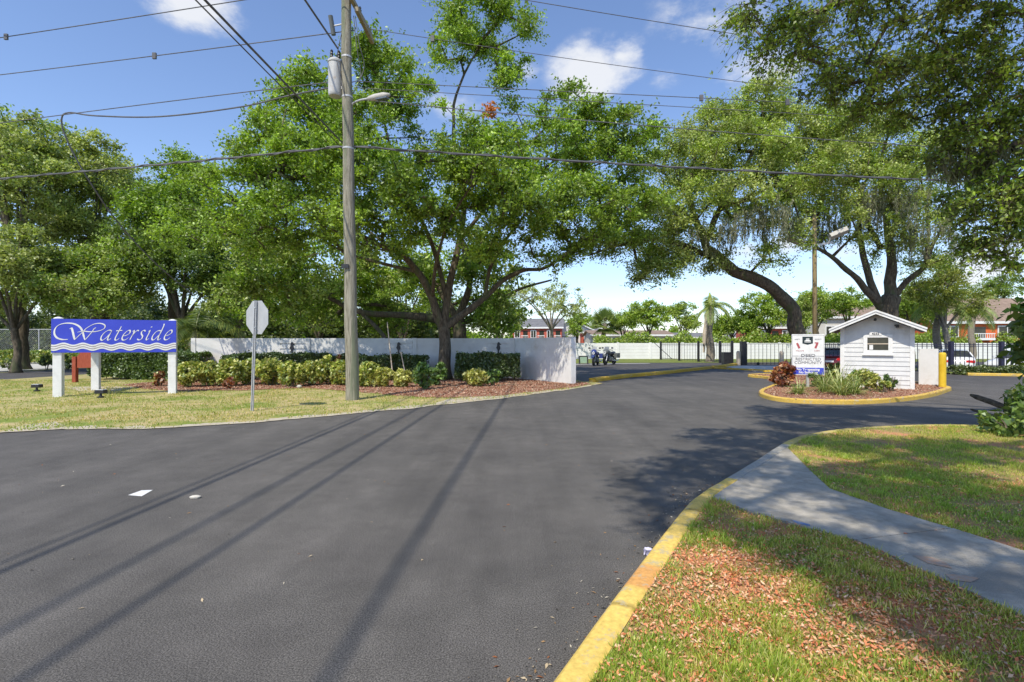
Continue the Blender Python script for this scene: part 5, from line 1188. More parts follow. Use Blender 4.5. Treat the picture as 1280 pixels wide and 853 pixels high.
# palms ------------------------------------------------------------------------
def palm(name, label, base, h, r, nf, fl, pal, lw=.05, fan=False, droop=1.0, dead=None, trunk='palmtrunk', group=None):
    t = thing(name, label, 'palm tree', base, 0, group); b = Vector(base); top = b + Vector((0, 0, h))
    pts = [b + Vector((.12 * math.sin(k * 1.1), 0, h * k / 8)) for k in range(9)]
    MB().tube(pts, [r * (1.25 - .35 * k / 8 + (.06 if k % 2 else 0)) for k in range(9)], 12).build('trunk', M[trunk], t, smooth=False)
    top = pts[-1]; Ps, As, Bs, Cs = [], [], [], []
    for i in range(nf):
        a = 2 * PI * i / nf * 2.4 + R.uniform(-.2, .2); el = R.uniform(-.3, 1.25) if not fan else R.uniform(-1.0, 1.4)
        d = Vector((math.cos(a) * math.cos(el), math.sin(a) * math.cos(el), math.sin(el))); L = fl * R.uniform(.8, 1.1)
        if fan:
            c = top + d * L * .45
            side = d.cross(Vector((0, 0, 1))).normalized(); up = side.cross(d)
            for q in range(26):
                an = (q / 25 - .5) * 3.6; dd = (d * math.cos(an) + side * math.sin(an)) ; dd = (dd + Vector((0, 0, -.25 * abs(an)))).normalized(); ll = L * .33
                Ps.append(c + dd * ll); As.append(dd * ll); Bs.append((dd.cross(up)).normalized() * .06); Cs.append(R.choice(pal))
            Ps.append(top + d * L * .22); As.append(d * L * .22); Bs.append(side * .03); Cs.append((.2, .2, .08))
        else:
            cur = top.copy(); dd = d.copy(); nseg = 12
            for q in range(nseg):
                stp = dd * L / nseg; nxt = cur + stp; tt = q / nseg
                side = dd.cross(Vector((0, 0, 1))); side = side.normalized() if side.length > .01 else Vector((1, 0, 0))
                Ps.append((cur + nxt) / 2); As.append(stp * .6); Bs.append(side * .02); Cs.append((.22, .25, .07))
                ll = L * .24 * math.sin(PI * min(1, .2 + tt * .8)) + .08
                for w in range(3):
                    for s in (-1, 1):
                        m = cur.lerp(nxt, w / 3); dr = (side * s + dd * .5 + Vector((0, 0, -.45 - .3 * R.random()))).normalized()
                        Ps.append(m + dr * ll * .5); As.append(dr * ll * .5); Bs.append(dd * lw * .5); Cs.append(tuple(np.array(R.choice(pal)) * R.uniform(.8, 1.2)))
                cur = nxt; dd = (dd + Vector((0, 0, -.17 * droop))).normalized()
    f_ = lambda l: np.array([tuple(v) for v in l])
    quads('fronds', f_(Ps), f_(As), f_(Bs), f_(Cs), M['leaf'], t, .2)
    return t
g = (W(887, 449, 48)[0], 48, 0)
pt_ = palm('palm_tree', 'short feather palm with a stout grey trunk in front of the white fence', g, 5.2, .32, 10, 3.4, [(.22, .28, .05), (.3, .34, .08), (.16, .22, .04)], .1, droop=1.5)
MB().tube([(g[0], g[1], 5.0), (g[0] + .05, g[1], 5.9), (g[0], g[1], 6.5)], [.27, .2, .06], 10).build('crownshaft', pm('green_shaft', (.22, .28, .05), (.3, .34, .08), 3, .6), pt_, smooth=True)
MB().tube([(g[0] - .62, g[1] - .2, .9), (g[0] - .58, g[1] - .3, 2.6), (g[0] - .35, g[1] - .25, 4.4), (g[0], g[1], 5.1)], [.10, .2, .16, .06], 8).build('dead_frond', M['tan'], pt_)
g = (W(755, 445, 72)[0], 72, 0); palm('fan_palm', 'round headed fan palm beyond the white fence', g, 4.6, .3, 34, 2.6, [(.2, .26, .06), (.28, .33, .09), (.14, .2, .04)], fan=True)
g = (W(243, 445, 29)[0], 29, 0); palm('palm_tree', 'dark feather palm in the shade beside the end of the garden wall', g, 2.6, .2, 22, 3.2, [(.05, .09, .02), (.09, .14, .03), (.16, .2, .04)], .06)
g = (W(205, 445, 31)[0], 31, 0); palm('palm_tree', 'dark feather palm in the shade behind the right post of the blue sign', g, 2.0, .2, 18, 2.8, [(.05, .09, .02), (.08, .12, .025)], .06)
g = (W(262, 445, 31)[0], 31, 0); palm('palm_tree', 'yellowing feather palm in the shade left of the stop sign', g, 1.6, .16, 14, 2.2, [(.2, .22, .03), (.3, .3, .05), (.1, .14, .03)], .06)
g = (W(1215, 445, 52)[0], 52, 0); palm('palm_tree', 'pale feather palm beside the orange building', g, 5.2, .25, 12, 3.6, [(.22, .28, .08), (.3, .34, .12)], .1, droop=1.3)
g = (W(1172, 430, 36)[0] , 36, 0); palm('palm_tree', 'green feather palm in front of the orange building', g, 4.6, .2, 16, 3.0, [(.16, .24, .03), (.24, .3, .05)], .07, droop=1.3)

# ================================================================== SHRUBS
def shrub(name, label, c, r, n, size, pal, group=None, mat='bush', stems=6, aspect=.55, up=.5, cat='shrub', z0=0.0, stemmat='bark', parts=False):
    base = (c[0], c[1], z0); t = thing(name, label, cat, base, 0, group)
    mb = MB()
    for k in range(stems):
        a = R.uniform(0, 2 * PI); e = Vector((c[0] + math.cos(a) * r[0] * .6, c[1] + math.sin(a) * r[1] * .6, c[2] + r[2] * .3))
        mb.tube([(c[0] + math.cos(a) * .05, c[1] + math.sin(a) * .05, z0 - .02), Vector((c[0], c[1], z0)).lerp(e, .5) + Vector((0, 0, .05)), e], [.02, .014, .006], 5)
    mb.build('stems', M[stemmat], t, recalc=False)
    m = max(8, n // 45); cl = rand_dirs(m) * (NR.uniform(.45, 1, size=(m, 1)) ** .5) * np.array(r) * .82 + np.array(c)
    idx = NR.integers(0, m, n); rc = .34 * (r[0] * r[1] * r[2]) ** (1 / 3)
    P = cl[idx] + rand_dirs(n) * (NR.uniform(0, 1, size=(n, 1)) ** .5) * rc
    P[:, 2] = np.maximum(P[:, 2], z0 + .04)
    A_, B_ = leaf_axes(n, size, aspect, up)
    cols = palette(n, pal, .2) * NR.uniform(.75, 1.2, size=m)[idx][:, None]
    quads('foliage', P, A_, B_, cols, M[mat], t, .3)
    return t
YG = [(.42, .42, .07), (.50, .48, .12), (.30, .36, .05), (.20, .28, .04)]
YL = [(.48, .46, .10), (.55, .52, .16), (.32, .36, .06)]
CR = [(.22, .05, .02), (.35, .10, .03), (.14, .05, .03), (.38, .18, .05)]
HG = [(.055, .10, .018), (.085, .14, .025), (.04, .075, .015), (.12, .17, .04)]
GB = [(.12, .22, .03), (.17, .28, .04), (.08, .15, .025)]
def bush_at(name, lab, px, base, top, wpx, pal, n, size, group=None, z0=0.02, dep=.8, cat='shrub'):
    g = G(px, base, z0); Y = g[1]; zt5 = CH + (HOR - top) / F * Y; rx = wpx * Y / F
    return shrub(name, lab, (g[0], Y, z0 + (zt5 - z0) * .52), (rx, rx * dep, (zt5 - z0) * .5), n, size, pal, group, z0=z0, cat=cat)
GY = 'yellow variegated bushes in the bed before the wall'
ylabs = [(238, 484, 452, 15, 'yellow green bush at the left end of the row, beside the sign post'), (262, 483, 451, 15, 'second yellow green bush from the left in the row'), (288, 483, 449, 15, 'yellow green bush just left of the stop sign post'),
 (312, 481, 447, 14, 'yellow green bush directly behind the stop sign post'), (338, 482, 448, 15, 'yellow green bush just right of the stop sign post'), (364, 484, 452, 14, 'yellow green bush midway between stop sign and utility pole'),
 (388, 482, 452, 14, 'yellow green bush third left of the utility pole'), (410, 481, 446, 14, 'tall yellow green bush two left of the utility pole'), (428, 482, 450, 12, 'yellow green bush touching the left side of the utility pole'),
 (458, 484, 452, 14, 'yellow green bush touching the right side of the utility pole'), (478, 484, 458, 13, 'pale yellow bush left of the bamboo stake'), (504, 484, 463, 11, 'low pale yellow bush right of the bamboo stake'), (596, 483, 461, 14, 'pale yellow bush in front of the clipped hedge by the oak')]
for px, b_, t_, w_, lab in ylabs:
    bush_at('variegated_bush', lab, px, b_, t_, w_ * 1.3, YL if 'pale' in lab else YG, 1900, .14, GY)
bush_at('green_bush', 'fresh green bush left of the oak trunk', 530, 487, 452, 15, GB, 1000, .15, 'green bushes around the oak')
bush_at('green_bush', 'fresh green bush in front of the oak trunk base', 548, 482, 453, 12, GB, 700, .15, 'green bushes around the oak')
bush_at('green_bush', 'low green bush right of the first yellow bushes, near the oak', 616, 483, 462, 11, GB, 500, .13, 'green bushes around the oak')
bush_at('croton_bush', 'small dark red croton below the stop sign row', 287, 487, 471, 8, CR, 320, .13, 'red crotons')
bush_at('croton_bush', 'orange and green croton beside the right post of the blue sign', 200, 483, 464, 10, CR + YG[:1], 380, .13, 'red crotons')
bush_at('croton_bush', 'tall orange croton left of the utility pole', 424, 478, 438, 7, CR + YG[:1], 380, .12, 'red crotons')
bush_at('croton_bush', 'orange croton just right of the utility pole', 449, 478, 452, 7, CR, 260, .12, 'red crotons')
def hedge(name, label, x0, x1, y0, y1, z0, z1, n, size=.07, pal=HG, group=None):
    t = thing(name, label, 'hedge', ((x0 + x1) / 2, (y0 + y1) / 2, 0), 0, group)
    # leaves over a box skin, lumpy
    P = np.stack([NR.uniform(x0, x1, n), NR.uniform(y0, y1, n), NR.uniform(z0, z1, n)], axis=1)
    f = NR.integers(0, 5, n)
    P[:, 2] = np.where(f <= 1, z1 - NR.uniform(0, .12, n), P[:, 2]); P[:, 1] = np.where(f >= 3, y0 + NR.uniform(0, .12, n), P[:, 1])
    lump = np.array([noise.noise(Vector(tuple(p * 1.6))) for p in P])[:, None]; P = P + lump * np.array([.08, .2, .2]) + (NR.uniform(0, 1, (n, 1)) > .97) * np.array([0, -.05, .13]) * NR.uniform(0, 1, (n, 1))
    A_, B_ = leaf_axes(n, size, .6, .5)
    quads('foliage', P, A_, B_, palette(n, pal, .3), M['bush'], t, .3)
    mb = MB()
    for k in range(int((x1 - x0) / .35)):
        x = x0 + .2 + k * .35; mb.tube([(x, (y0 + y1) / 2, 0), (x + R.uniform(-.1, .1), (y0 + y1) / 2, z0 + .4), (x + R.uniform(-.15, .15), (y0 + y1) / 2, z1 - .1)], [.02, .015, .008], 5)
    mb.build('stems', M['bark'], t, recalc=False)
    return t
hedge('hedge', 'dark clipped hedge along the wall behind the yellow bushes, left stretch', -13.2, -8.4, 23.3, 24.3, .12, 1.20, 24000, .11)
hedge('hedge', 'dark clipped hedge along the wall behind the utility pole', -8.2, -3.9, 23.3, 24.3, .12, 1.14, 22000, .11)
hedge('hedge', 'dark clipped hedge between the oak trunk and white return wall', -2.5, .35, 22.7, 23.8, .12, 1.22, 17000, .11)
hedge('hedge', 'rounded green hedge behind the blue sign posts', -20.0, -14.6, 24.0, 26, .1, 1.25, 26000, .13, [(.09, .15, .02), (.14, .21, .035), (.05, .09, .015)])
hedge('hedge', 'low hedge strip in front of the dark iron fence', 24.2, 38, 28.0, 28.6, .05, .42, 16000, .11, [(.09, .13, .02), (.14, .17, .03), (.06, .09, .015)])
bush_at('green_bush', 'sprawling bush at the wall end beside the blue sign', 232, 468, 425, 13, YG + GB + HG, 800, .16, None, dep=1)
# sparse shrubs and hedge across the street
for k, (px, w_, lab) in enumerate([(12, 12, 'ragged shrub across the street at the left edge'), (58, 9, 'small shrub across the street left of the blue sign'), (84, 9, 'small shrub across the street behind the left sign post')]):
    bush_at('street_shrub', lab, px, 462, 444, w_, OLIVE + HG, 400, .2, 'shrubs across the street')
hedge('hedge', 'yellowish low hedge along the far side of the lot beneath the fence', -52, -30, 43.5, 44.5, .1, 1.1, 18000, .2, YG + GB)
# island planting
def spiky(name, label, px, base, r, h, n, pal, group, z0=.1):
    g = G(px, base, z0); t = thing(name, label, 'plant', g, 0, group); Ps, As, Bs, Cs = [], [], [], []
    for i in range(n):
        a = R.uniform(0, 2 * PI); el = R.uniform(.35, 1.4); L = h * R.uniform(.7, 1.25); d = Vector((math.cos(a) * math.cos(el), math.sin(a) * math.cos(el), math.sin(el)))
        p = Vector(g) + Vector((math.cos(a), math.sin(a), 0)) * R.uniform(0, r * .3); side = d.cross(Vector((0, 0, 1))).normalized(); c = tuple(np.array(R.choice(pal)) * R.uniform(.8, 1.2))
        for q in range(4):
            st = d * L / 4; Ps.append(p + st / 2); As.append(st * .62); Bs.append(side * .018 * (1 - q * .18)); Cs.append(c); p = p + st; d = (d + Vector((0, 0, -.32))).normalized()
    f_ = lambda l: np.array([tuple(v) for v in l])
    quads('blades', f_(Ps), f_(As), f_(Bs), f_(Cs), M['bush'], t, .1); return t
GI = 'strappy variegated plants on the island'
for px, b_, r_, h_, lab in [(1052, 494, .5, .85, 'largest strappy plant at the middle of the island'), (1030, 490, .4, .75, 'strappy plant right beside the community sign'), (1068, 493, .4, .75, 'strappy plant in front of the guard house wall'), (998, 493, .3, .5, 'small strappy plant left under the community sign'), (1045, 489, .4, .95, 'strappy plant at the back beside the guard house corner')]:
    spiky('strappy_plant', lab, px, b_, r_, h_, 130, [(.22, .28, .05), (.38, .42, .12), (.14, .2, .03), (.5, .5, .22)], GI)
bush_at('croton_bush', 'large red orange croton at the left tip of the island', 981, 484, 452, 13, CR + CR[:2], 900, .17, 'red crotons', z0=.1)
bush_at('croton_bush', 'smaller red orange croton left of the community sign', 970, 481, 462, 9, CR, 420, .15, 'red crotons', z0=.1)
GIB = 'green and yellow bushes before the guard house'
bush_at('island_bush', 'low yellow bush filling the gap between two strappy plants', 1062, 490, 468, 12, YG + GB, 700, .12, GIB, z0=.1)
bush_at('island_bush', 'bright green bush under the guard house window, left part', 1070, 486, 461, 12, GB + YG, 700, .13, GIB, z0=.1)
bush_at('island_bush', 'dark green low bush directly behind the community sign post', 1018, 484, 464, 12, HG + GB, 700, .12, GIB, z0=.1)
bush_at('island_bush', 'green bush between the community sign and guard house', 1045, 481, 455, 14, GB + YG, 900, .14, GIB, z0=.1)
bush_at('island_bush', 'yellow green bush below the guard house window', 1082, 488, 460, 13, YG, 700, .13, GIB, z0=.1)
bush_at('island_bush', 'pale yellow bush low on the guard house wall', 1098, 490, 468, 9, YL, 450, .12, GIB, z0=.1)
bush_at('island_bush', 'upright dark green bush nearest the right guard house corner', 1114, 489, 462, 8, GB + HG, 600, .11, GIB, z0=.1)
bush_at('island_bush', 'small yellow bush in front of the upright dark one', 1106, 491, 474, 7, YG, 350, .11, GIB, z0=.1)
# right edge planting
g = G(1262, 538, .09)
shrub('leafy_shrub', 'leafy green shrub at the right edge beside the broken branch', (9.75, 9.3, .48), (.85, .7, .5), 1700, .15, GB + DARK + [(.24, .28, .04)], None, z0=.09, aspect=.5)
shrub('leafy_shrub', 'low leafy shrub left of the one at the right edge', (8.75, 9.0, .28), (.45, .45, .25), 500, .12, GB + DARK, None, z0=.09)
t = tree('leaf_sapling', 'dark broad leaved sapling reaching in at the right edge before the cars', [([(11.2, 9.6, 0.05), (11.0, 9.6, 1.2), (10.6, 9.6, 2.2)], .06, .03), ([(11.0, 9.6, 1.3), (10.4, 9.5, 1.6), (9.5, 9.4, 1.7)], .03, .012), ([(10.8, 9.6, 1.9), (10.2, 9.4, 2.3), (9.4, 9.3, 2.35)], .03, .012)],
     [((10.0, 9.4, 2.2), (.6, .5, .4), 12), ((9.75, 9.3, 1.55), (.55, .45, .45), 10), ((10.2, 9.5, 1.2), (.4, .4, .4), 6), ((9.3, 9.3, 1.75), (.2, .2, .2), 2)], leaf=.2, per=26, rc=.28, pal=DARK + GB[:1], twig=.006, step=.3)
lg = MB(); lg.tube([W(1214, 494, 11.2), W(1222, 497, 11.0), W(1240, 503, 10.6), W(1262, 512, 10.0), (9.9, 9.6, .12)], [.03, .055, .06, .06, .06], 10)
o = lg.build('broken_branch', M['log'], None, smooth=True); tag(o, 'dark broken branch poking out of the shrub over the road', 'branch')
lg = MB(); lg.tube([W(1214, 512, 10.9), W(1230, 517, 10.6), W(1250, 523, 10.2), (9.8, 9.7, .1)], [.02, .035, .045, .05], 9); o = lg.build('broken_branch', M['log'], None, smooth=True); tag(o, 'thinner broken branch lying below the larger one', 'branch')
# stakes beside the bed
for px, top_, lab in ((487, 403, 'thin bamboo stake leaning before the wall, left of two'), (504, 440, 'shorter thin bamboo stake before the wall')):
    g = G(px + 5, 480); o = MB().tube([g, W(px - 3, top_, g[1] + .2)], [.03, .02], 6).build('bamboo_stake', M['tan'], None); tag(o, lab, 'stake', 'bamboo stakes')

# ================================================================== GROUND LITTER, GRASS
def blades(name, label, P, h, w, pal, mat='blade', lean=.5):
    n = len(P); h = h * np.array([[.75 + .9 * max(-.3, noise.noise(Vector((p[0] * 5, p[1] * 5, 2))))] for p in P]); d = rand_dirs(n) * lean; d[:, 2] = np.abs(d[:, 2]) + .75; d /= np.linalg.norm(d, axis=1, keepdims=True)
    L = h * NR.uniform(.5, 1.3, size=(n, 1)); an = NR.uniform(0, PI, n)
    B_ = np.stack([np.cos(an), np.sin(an), np.zeros(n)], axis=1) * (w * .5)
    tn = np.array([noise.noise(Vector((p[0] * .55, p[1] * .55, 5))) + .5 * noise.noise(Vector((p[0] * 2.2, p[1] * 2.2, 8))) for p in P])[:, None]
    tn = np.clip(.5 + 1.6 * tn, 0, 1); cg = palette(n, pal, .25) * (tn * np.array([[.8, .95, .7]]) + (1 - tn) * np.array([[1.12, 1.0, 1.05]]))
    o = quads(name, P + d * L * .45, d * L * .5, B_, cg, M[mat]); tag(o, label, 'grass', None, 'stuff'); return o
def inpoly(P, poly):
    x, y = P[:, 0], P[:, 1]; c = np.zeros(len(P), bool); n = len(poly)
    for i in range(n):
        x1, y1 = poly[i][:2]; x2, y2 = poly[i - 1][:2]
        with np.errstate(divide='ignore', invalid='ignore'):
            m = ((y1 > y) != (y2 > y)) & (x < (x2 - x1) * (y - y1) / (y2 - y1 + 1e-12) + x1)
        c ^= m
    return c
lawnpoly = [tuple(p) for p in inner] + [(45, -20), (-12, -20)]
n = 420000
yy = 2.2 + (10.4 - 2.2) * NR.uniform(0, 1, n) ** 1.35; xx_ = NR.uniform(0.1, 1.08, n) * (yy + .5)
P = np.stack([xx_, yy, np.full(n, .086)], axis=1)
P = P[inpoly(P, lawnpoly)]; P = P[~inpoly(P, slabA)]; P = P[~inpoly(P, slabB)]
patch = np.array([noise.noise(Vector((p[0] * 1.1 + 3, p[1] * 1.1, 0))) + .7 * noise.noise(Vector((p[0] * 4, p[1] * 4, 7))) for p in P])
ctr = np.array(G(985, 775)[:2]); dist = np.linalg.norm((P[:, :2] - ctr) / np.array([.85, .75]), axis=1)
keep = NR.uniform(0, 1, len(P)) < np.clip(.50 + .8 * patch - .42 * np.exp(-dist ** 2), .06, 1)
near = P[keep]; near = near[~inpoly(near, joint)]
grn = [(.33, .41, .05), (.44, .49, .08), (.54, .52, .12), (.21, .29, .035), (.64, .54, .22)]
blades('lawn_grass', 'patchy green grass on the lawn right of the yellow kerb', near, .062, .0065, grn, lean=.9)
tc2 = np.stack([NR.uniform(.4, 7, 150), NR.uniform(2.3, 8, 150)], axis=1); ti = NR.integers(0, 150, 9000)
P = np.concatenate([tc2[ti] + NR.normal(size=(9000, 2)) * .035, np.full((9000, 1), .086)], axis=1); P = P[inpoly(P, lawnpoly)]; P = P[~inpoly(P, slabA)]; P = P[~inpoly(P, slabB)]
blades('grass_tufts', 'longer bright grass tufts standing out of the near lawn', P, .10, .007, [(.36, .46, .07), (.46, .53, .10), (.28, .38, .05)], lean=1.2)
n = 105000; P = np.stack([NR.uniform(.1, 6, n), NR.uniform(2.3, 7, n), np.full(n, .094)], axis=1); P = P[inpoly(P, lawnpoly)]; P = P[~inpoly(P, slabA)]; P = P[~inpoly(P, slabB)]
dist = np.linalg.norm((P[:, :2] - ctr) / np.array([1.3, 1.1]), axis=1); P = P[NR.uniform(0, 1, len(P)) < np.clip(.12 + 1.0 * np.exp(-dist ** 2), 0, 1)]
P[:, 2] += NR.uniform(0, .02, len(P))
A_, B_ = leaf_axes(len(P), .028, .42, 1.3)
o = quads('leaf_litter', P, A_, B_, palette(len(P), [(.66, .25, .12), (.70, .36, .20), (.54, .17, .08), (.66, .45, .29), (.60, .30, .16)], .2), M['chips'], None, .4); tag(o, 'orange brown fallen leaves among the near grass', 'leaf litter', None, 'stuff')
# left verge grass
n = 150000; P = np.stack([NR.uniform(-24, 3, n), 9 + 15 * NR.uniform(0, 1, n) ** 1.2, np.full(n, .012)], axis=1); P = P[inpoly(P, verge_poly)]
bedp = bf + [(3.1, 22.3), (0.3, 25.6), (-15, 25.6), (-16, 21)]; P = P[~inpoly(P, bedp)]
pk = np.array([noise.noise(Vector((p[0] * .7, p[1] * .7, 0))) + .6 * noise.noise(Vector((p[0] * 2.5, p[1] * 2.5, 7))) for p in P]); P = P[NR.uniform(0, 1, len(P)) < np.clip(.6 + .9 * pk, .1, 1)]
blades('verge_grass', 'dry yellow green grass on the left verge around the signs', P, .07, .019, [(.42, .40, .09), (.52, .45, .17), (.28, .33, .06), (.60, .49, .24), (.24, .30, .05)], lean=.9)
# mulch chips
def chips(name, label, poly, bb, n, z, size, pal):
    P = np.stack([NR.uniform(bb[0], bb[1], n), NR.uniform(bb[2], bb[3], n), z + NR.uniform(0, .03, n)], axis=1); P = P[inpoly(P, poly)]
    A_, B_ = leaf_axes(len(P), size, .35, 1.2); o = quads(name, P, A_, B_, palette(len(P), pal, .25), M['chips'], None, .3); tag(o, label, 'mulch', None, 'stuff')
MC = [(.32, .15, .10), (.42, .22, .15), (.22, .10, .07), (.5, .33, .24), (.46, .38, .28)]
chips('mulch_chips', 'red brown wood chips in the bed before the wall', bedp, (-17, 3.5, 15, 24), 60000, .024, .07, MC)
chips('mulch_chips', 'red brown wood chips on the guard house island', [tuple(p) for p in ipath], (8, 17.5, 13, 27), 26000, .10, .06, MC)
# debris along kerb and on road
pts_ = []
for i in range(480):
    p = kpath[R.randint(26, 26 * 8)]; q = abs(R.gauss(0, .16)) + .01; pts_.append((p.x - q * .85 + R.uniform(-.04, .04), p.y + q * .5 + R.uniform(-.04, .04), .006))
for i in range(260): pts_.append((R.uniform(-7, 4), R.uniform(2.3, 14), .006))
P = np.array(pts_)
rp = [tuple(p) for p in kpath] + [(45, -20), (-12, -20)]; P = P[~inpoly(P, rp)]
A_, B_ = leaf_axes(len(P), .026, .4, 2.5); s_ = NR.uniform(.4, 1.5, size=(len(P), 1)); o = quads('leaf_debris', P, A_ * s_, B_ * s_, palette(len(P), [(.45, .36, .24), (.32, .2, .1), (.5, .45, .36), (.3, .12, .05), (.05, .045, .04)], .2), M['chips'], None, .4); tag(o, 'small dry leaves scattered on the asphalt and along the kerb', 'debris', None, 'stuff')
g = G(244, 623); o = MB().lathe(g, [(.02, 0), (.055, .005), (.06, .02), (.035, .03), (0, .033)], 9).build('flat_stone', M['rock'], None); o.scale = (1, .7, 1); o.location = (0, g[1] * .3, 0); tag(o, 'flat pale stone lying on the road near the white dash', 'stone')
g = Vector(G(810, 695)); mb = MB()
for k in range(6):
    a = k * 1.1; u = Vector((math.cos(a), math.sin(a), 0)); v = Vector((-math.sin(a) * .5, math.cos(a) * .5, .8))
    mb.add([g + u * .03 + v * .0 + Vector((0, 0, .006)), g - u * .035 + Vector((0, 0, .008)), g - u * .02 + v * .06 + Vector((0, 0, .01)), g + u * .03 + v * .055 + Vector((0, 0, .01))], [(0, 1, 2, 3)])
o = mb.build('plastic_wrapper', M['plastic'], None, recalc=False); tag(o, 'crumpled clear and purple wrapper beside the yellow kerb', 'litter')
for px, py, lab in ((413, 478.5, 'small white stone in the mulch left of the utility pole'), (374, 486, 'small white stone at the mulch edge, nearer the stop sign')):
    g = G(px, py); o = MB().lathe((0, 0, 0), [(.03, 0), (.09, .02), (.10, .06), (.06, .10), (0, .12)], 8).build('white_stone', M['rock'], None); o.location = (g[0], g[1], .03); tag(o, lab, 'stone', 'white stones')

# ================================================================== WORLD, SUN, CAMERA
SUN_EL = math.radians(53.5); AZ = math.radians(28)     # shadows fall forward and to the right
sd = Vector((-math.sin(AZ) * math.cos(SUN_EL), -math.cos(AZ) * math.cos(SUN_EL), math.sin(SUN_EL)))
sun = bpy.data.lights.new('sun', 'SUN'); sun.energy = 5.0; sun.angle = math.radians(.53); sun.color = (1, .93, .79)
so = bpy.data.objects.new('sun', sun); link(so); so.rotation_euler = sd.to_track_quat('Z', 'Y').to_euler(); so.location = (0, 0, 50)
w = bpy.data.worlds.new('World'); scene.world = w; w.use_nodes = True; nt = w.node_tree; nt.nodes.clear(); N = nt.nodes; L = nt.links
out = N.new('ShaderNodeOutputWorld'); bg = N.new('ShaderNodeBackground'); L.new(bg.outputs[0], out.inputs[0]); bg.inputs[1].default_value = 0.148
sky = N.new('ShaderNodeTexSky'); sky.sky_type = 'NISHITA'; sky.sun_disc = False; sky.sun_elevation = SUN_EL
sky.sun_rotation = math.atan2(sd.x, sd.y); sky.air_density = 1.0; sky.dust_density = 0.3; sky.ozone_density = 1.2
tcw = N.new('ShaderNodeTexCoord')
def vm(op, a, b=None, s=None):
    x = N.new('ShaderNodeVectorMath'); x.operation = op
    if isinstance(a, (tuple, Vector)): x.inputs[0].default_value = tuple(a)
    else: L.new(a, x.inputs[0])
    if b is not None:
        if isinstance(b, (tuple, Vector)): x.inputs[1].default_value = tuple(b)
        else: L.new(b, x.inputs[1])
    if s is not None: x.inputs['Scale'].default_value = s
    return x
def mm(op, a, b=None, c=None):
    x = N.new('ShaderNodeMath'); x.operation = op
    for i, v in enumerate((a, b, c)):
        if v is None: continue
        if isinstance(v, (int, float)): x.inputs[i].default_value = v
        else: L.new(v, x.inputs[i])
    return x.outputs[0]
D = vm('NORMALIZE', tcw.outputs['Generated']).outputs[0]
nz1 = N.new('ShaderNodeTexNoise'); nz1.inputs['Scale'].default_value = 5.5; nz1.inputs['Detail'].default_value = 9; nz1.inputs['Roughness'].default_value = .62
mpw = N.new('ShaderNodeMapping'); mpw.inputs['Scale'].default_value = (1, 1, 1.9); L.new(D, mpw.inputs[0]); L.new(mpw.outputs[0], nz1.inputs['Vector'])
cl = None
for px, py, r, s in [(745, 88, .095, 1.0), (775, 70, .06, .8), (715, 100, .06, .6), (880, 25, .11, .55), (850, 60, .06, .4), (950, 98, .075, .75), (830, 95, .05, .4), (240, 2, .075, .9), (150, 30, .06, .15), (985, 300, .07, .95), (940, 312, .06, .7), (1050, 320, .06, .5), (1235, 340, .10, .7), (700, 335, .07, .3), (1210, 330, .06, .6), (560, 130, .12, .3), (660, 90, .05, .3), (900, 340, .09, .3)]:
    d = Vector(((px - CXP) / F, 1, (HOR - py) / F)).normalized()
    df = vm('SUBTRACT', D, d).outputs[0]; sc2 = vm('MULTIPLY', df, Vector((1, 1, 1.75))).outputs[0]
    ln = vm('LENGTH', sc2).outputs['Value']
    v = mm('MULTIPLY', mm('MAXIMUM', mm('SUBTRACT', 1.0, mm('DIVIDE', ln, r * 1.25)), 0.0), s)
    cl = v if cl is None else mm('MAXIMUM', cl, v)
nzc = mm('MULTIPLY', mm('SUBTRACT', nz1.outputs[0], .5), 2.6)
den = mm('ADD', cl, mm('MULTIPLY', nzc, mm('MINIMUM', mm('MULTIPLY', cl, 3.0), 1.0)))
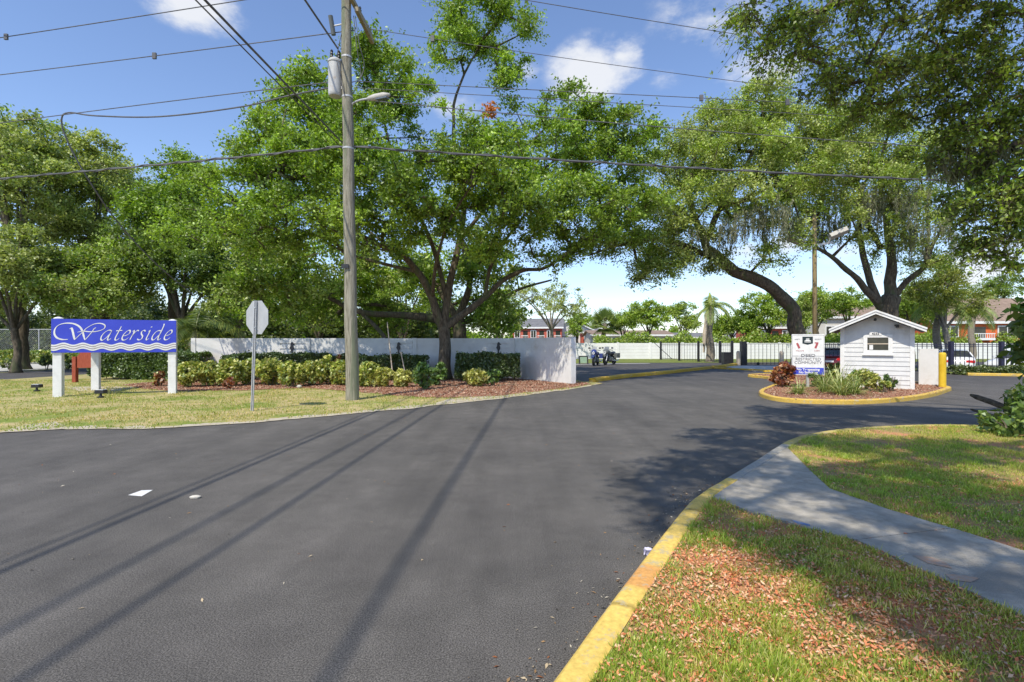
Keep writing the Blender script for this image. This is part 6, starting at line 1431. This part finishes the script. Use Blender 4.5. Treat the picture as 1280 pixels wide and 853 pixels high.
rmp = N.new('ShaderNodeMapRange'); rmp.interpolation_type = 'SMOOTHSTEP'; L.new(den, rmp.inputs[0]); rmp.inputs[1].default_value = .16; rmp.inputs[2].default_value = .80; rmp.inputs[4].default_value = .88
# wide thin haze clouds low on the horizon
nz2 = N.new('ShaderNodeTexNoise'); nz2.inputs['Scale'].default_value = 3.2; nz2.inputs['Detail'].default_value = 7
mp2 = N.new('ShaderNodeMapping'); mp2.inputs['Scale'].default_value = (1, 1, 5); L.new(D, mp2.inputs[0]); L.new(mp2.outputs[0], nz2.inputs['Vector'])
spz = N.new('ShaderNodeSeparateXYZ'); L.new(D, spz.inputs[0])
low = mm('MULTIPLY', mm('SUBTRACT', 1.0, mm('MINIMUM', mm('MULTIPLY', mm('ABSOLUTE', spz.outputs[2]), 3.6), 1.0)), .35)
hz = N.new('ShaderNodeMapRange'); L.new(nz2.outputs[0], hz.inputs[0]); hz.inputs[1].default_value = .42; hz.inputs[2].default_value = .72
fac = mm('MAXIMUM', rmp.outputs[0], mm('MULTIPLY', hz.outputs[0], low))
tint = N.new('ShaderNodeMix'); tint.data_type = 'RGBA'; tint.blend_type = 'MULTIPLY'; tint.inputs[0].default_value = 1; L.new(sky.outputs[0], tint.inputs[6]); tint.inputs[7].default_value = (1.26, 1.30, 1.46, 1)
mixc = N.new('ShaderNodeMix'); mixc.data_type = 'RGBA'; L.new(fac, mixc.inputs[0]); L.new(tint.outputs[2], mixc.inputs[6]); mixc.inputs[7].default_value = (6.3, 6.4, 6.6, 1)
L.new(mixc.outputs[2], bg.inputs[0])
cam = bpy.data.cameras.new('camera'); cam.lens = 18; cam.sensor_width = 36; cam.clip_end = 3000; cam.clip_start = .05; cam.shift_y = (HOR - 426.5) / 1280
co = bpy.data.objects.new('camera', cam); link(co); co.location = (0, 0, CH); co.rotation_euler = (PI / 2, 0, 0); scene.camera = co
scene.view_settings.view_transform = 'Standard'; scene.view_settings.look = 'None'; scene.view_settings.exposure = 0; scene.view_settings.gamma = 1
scene.cycles.max_bounces = 6; scene.cycles.diffuse_bounces = 3; scene.cycles.transmission_bounces = 3; scene.cycles.use_denoising = True
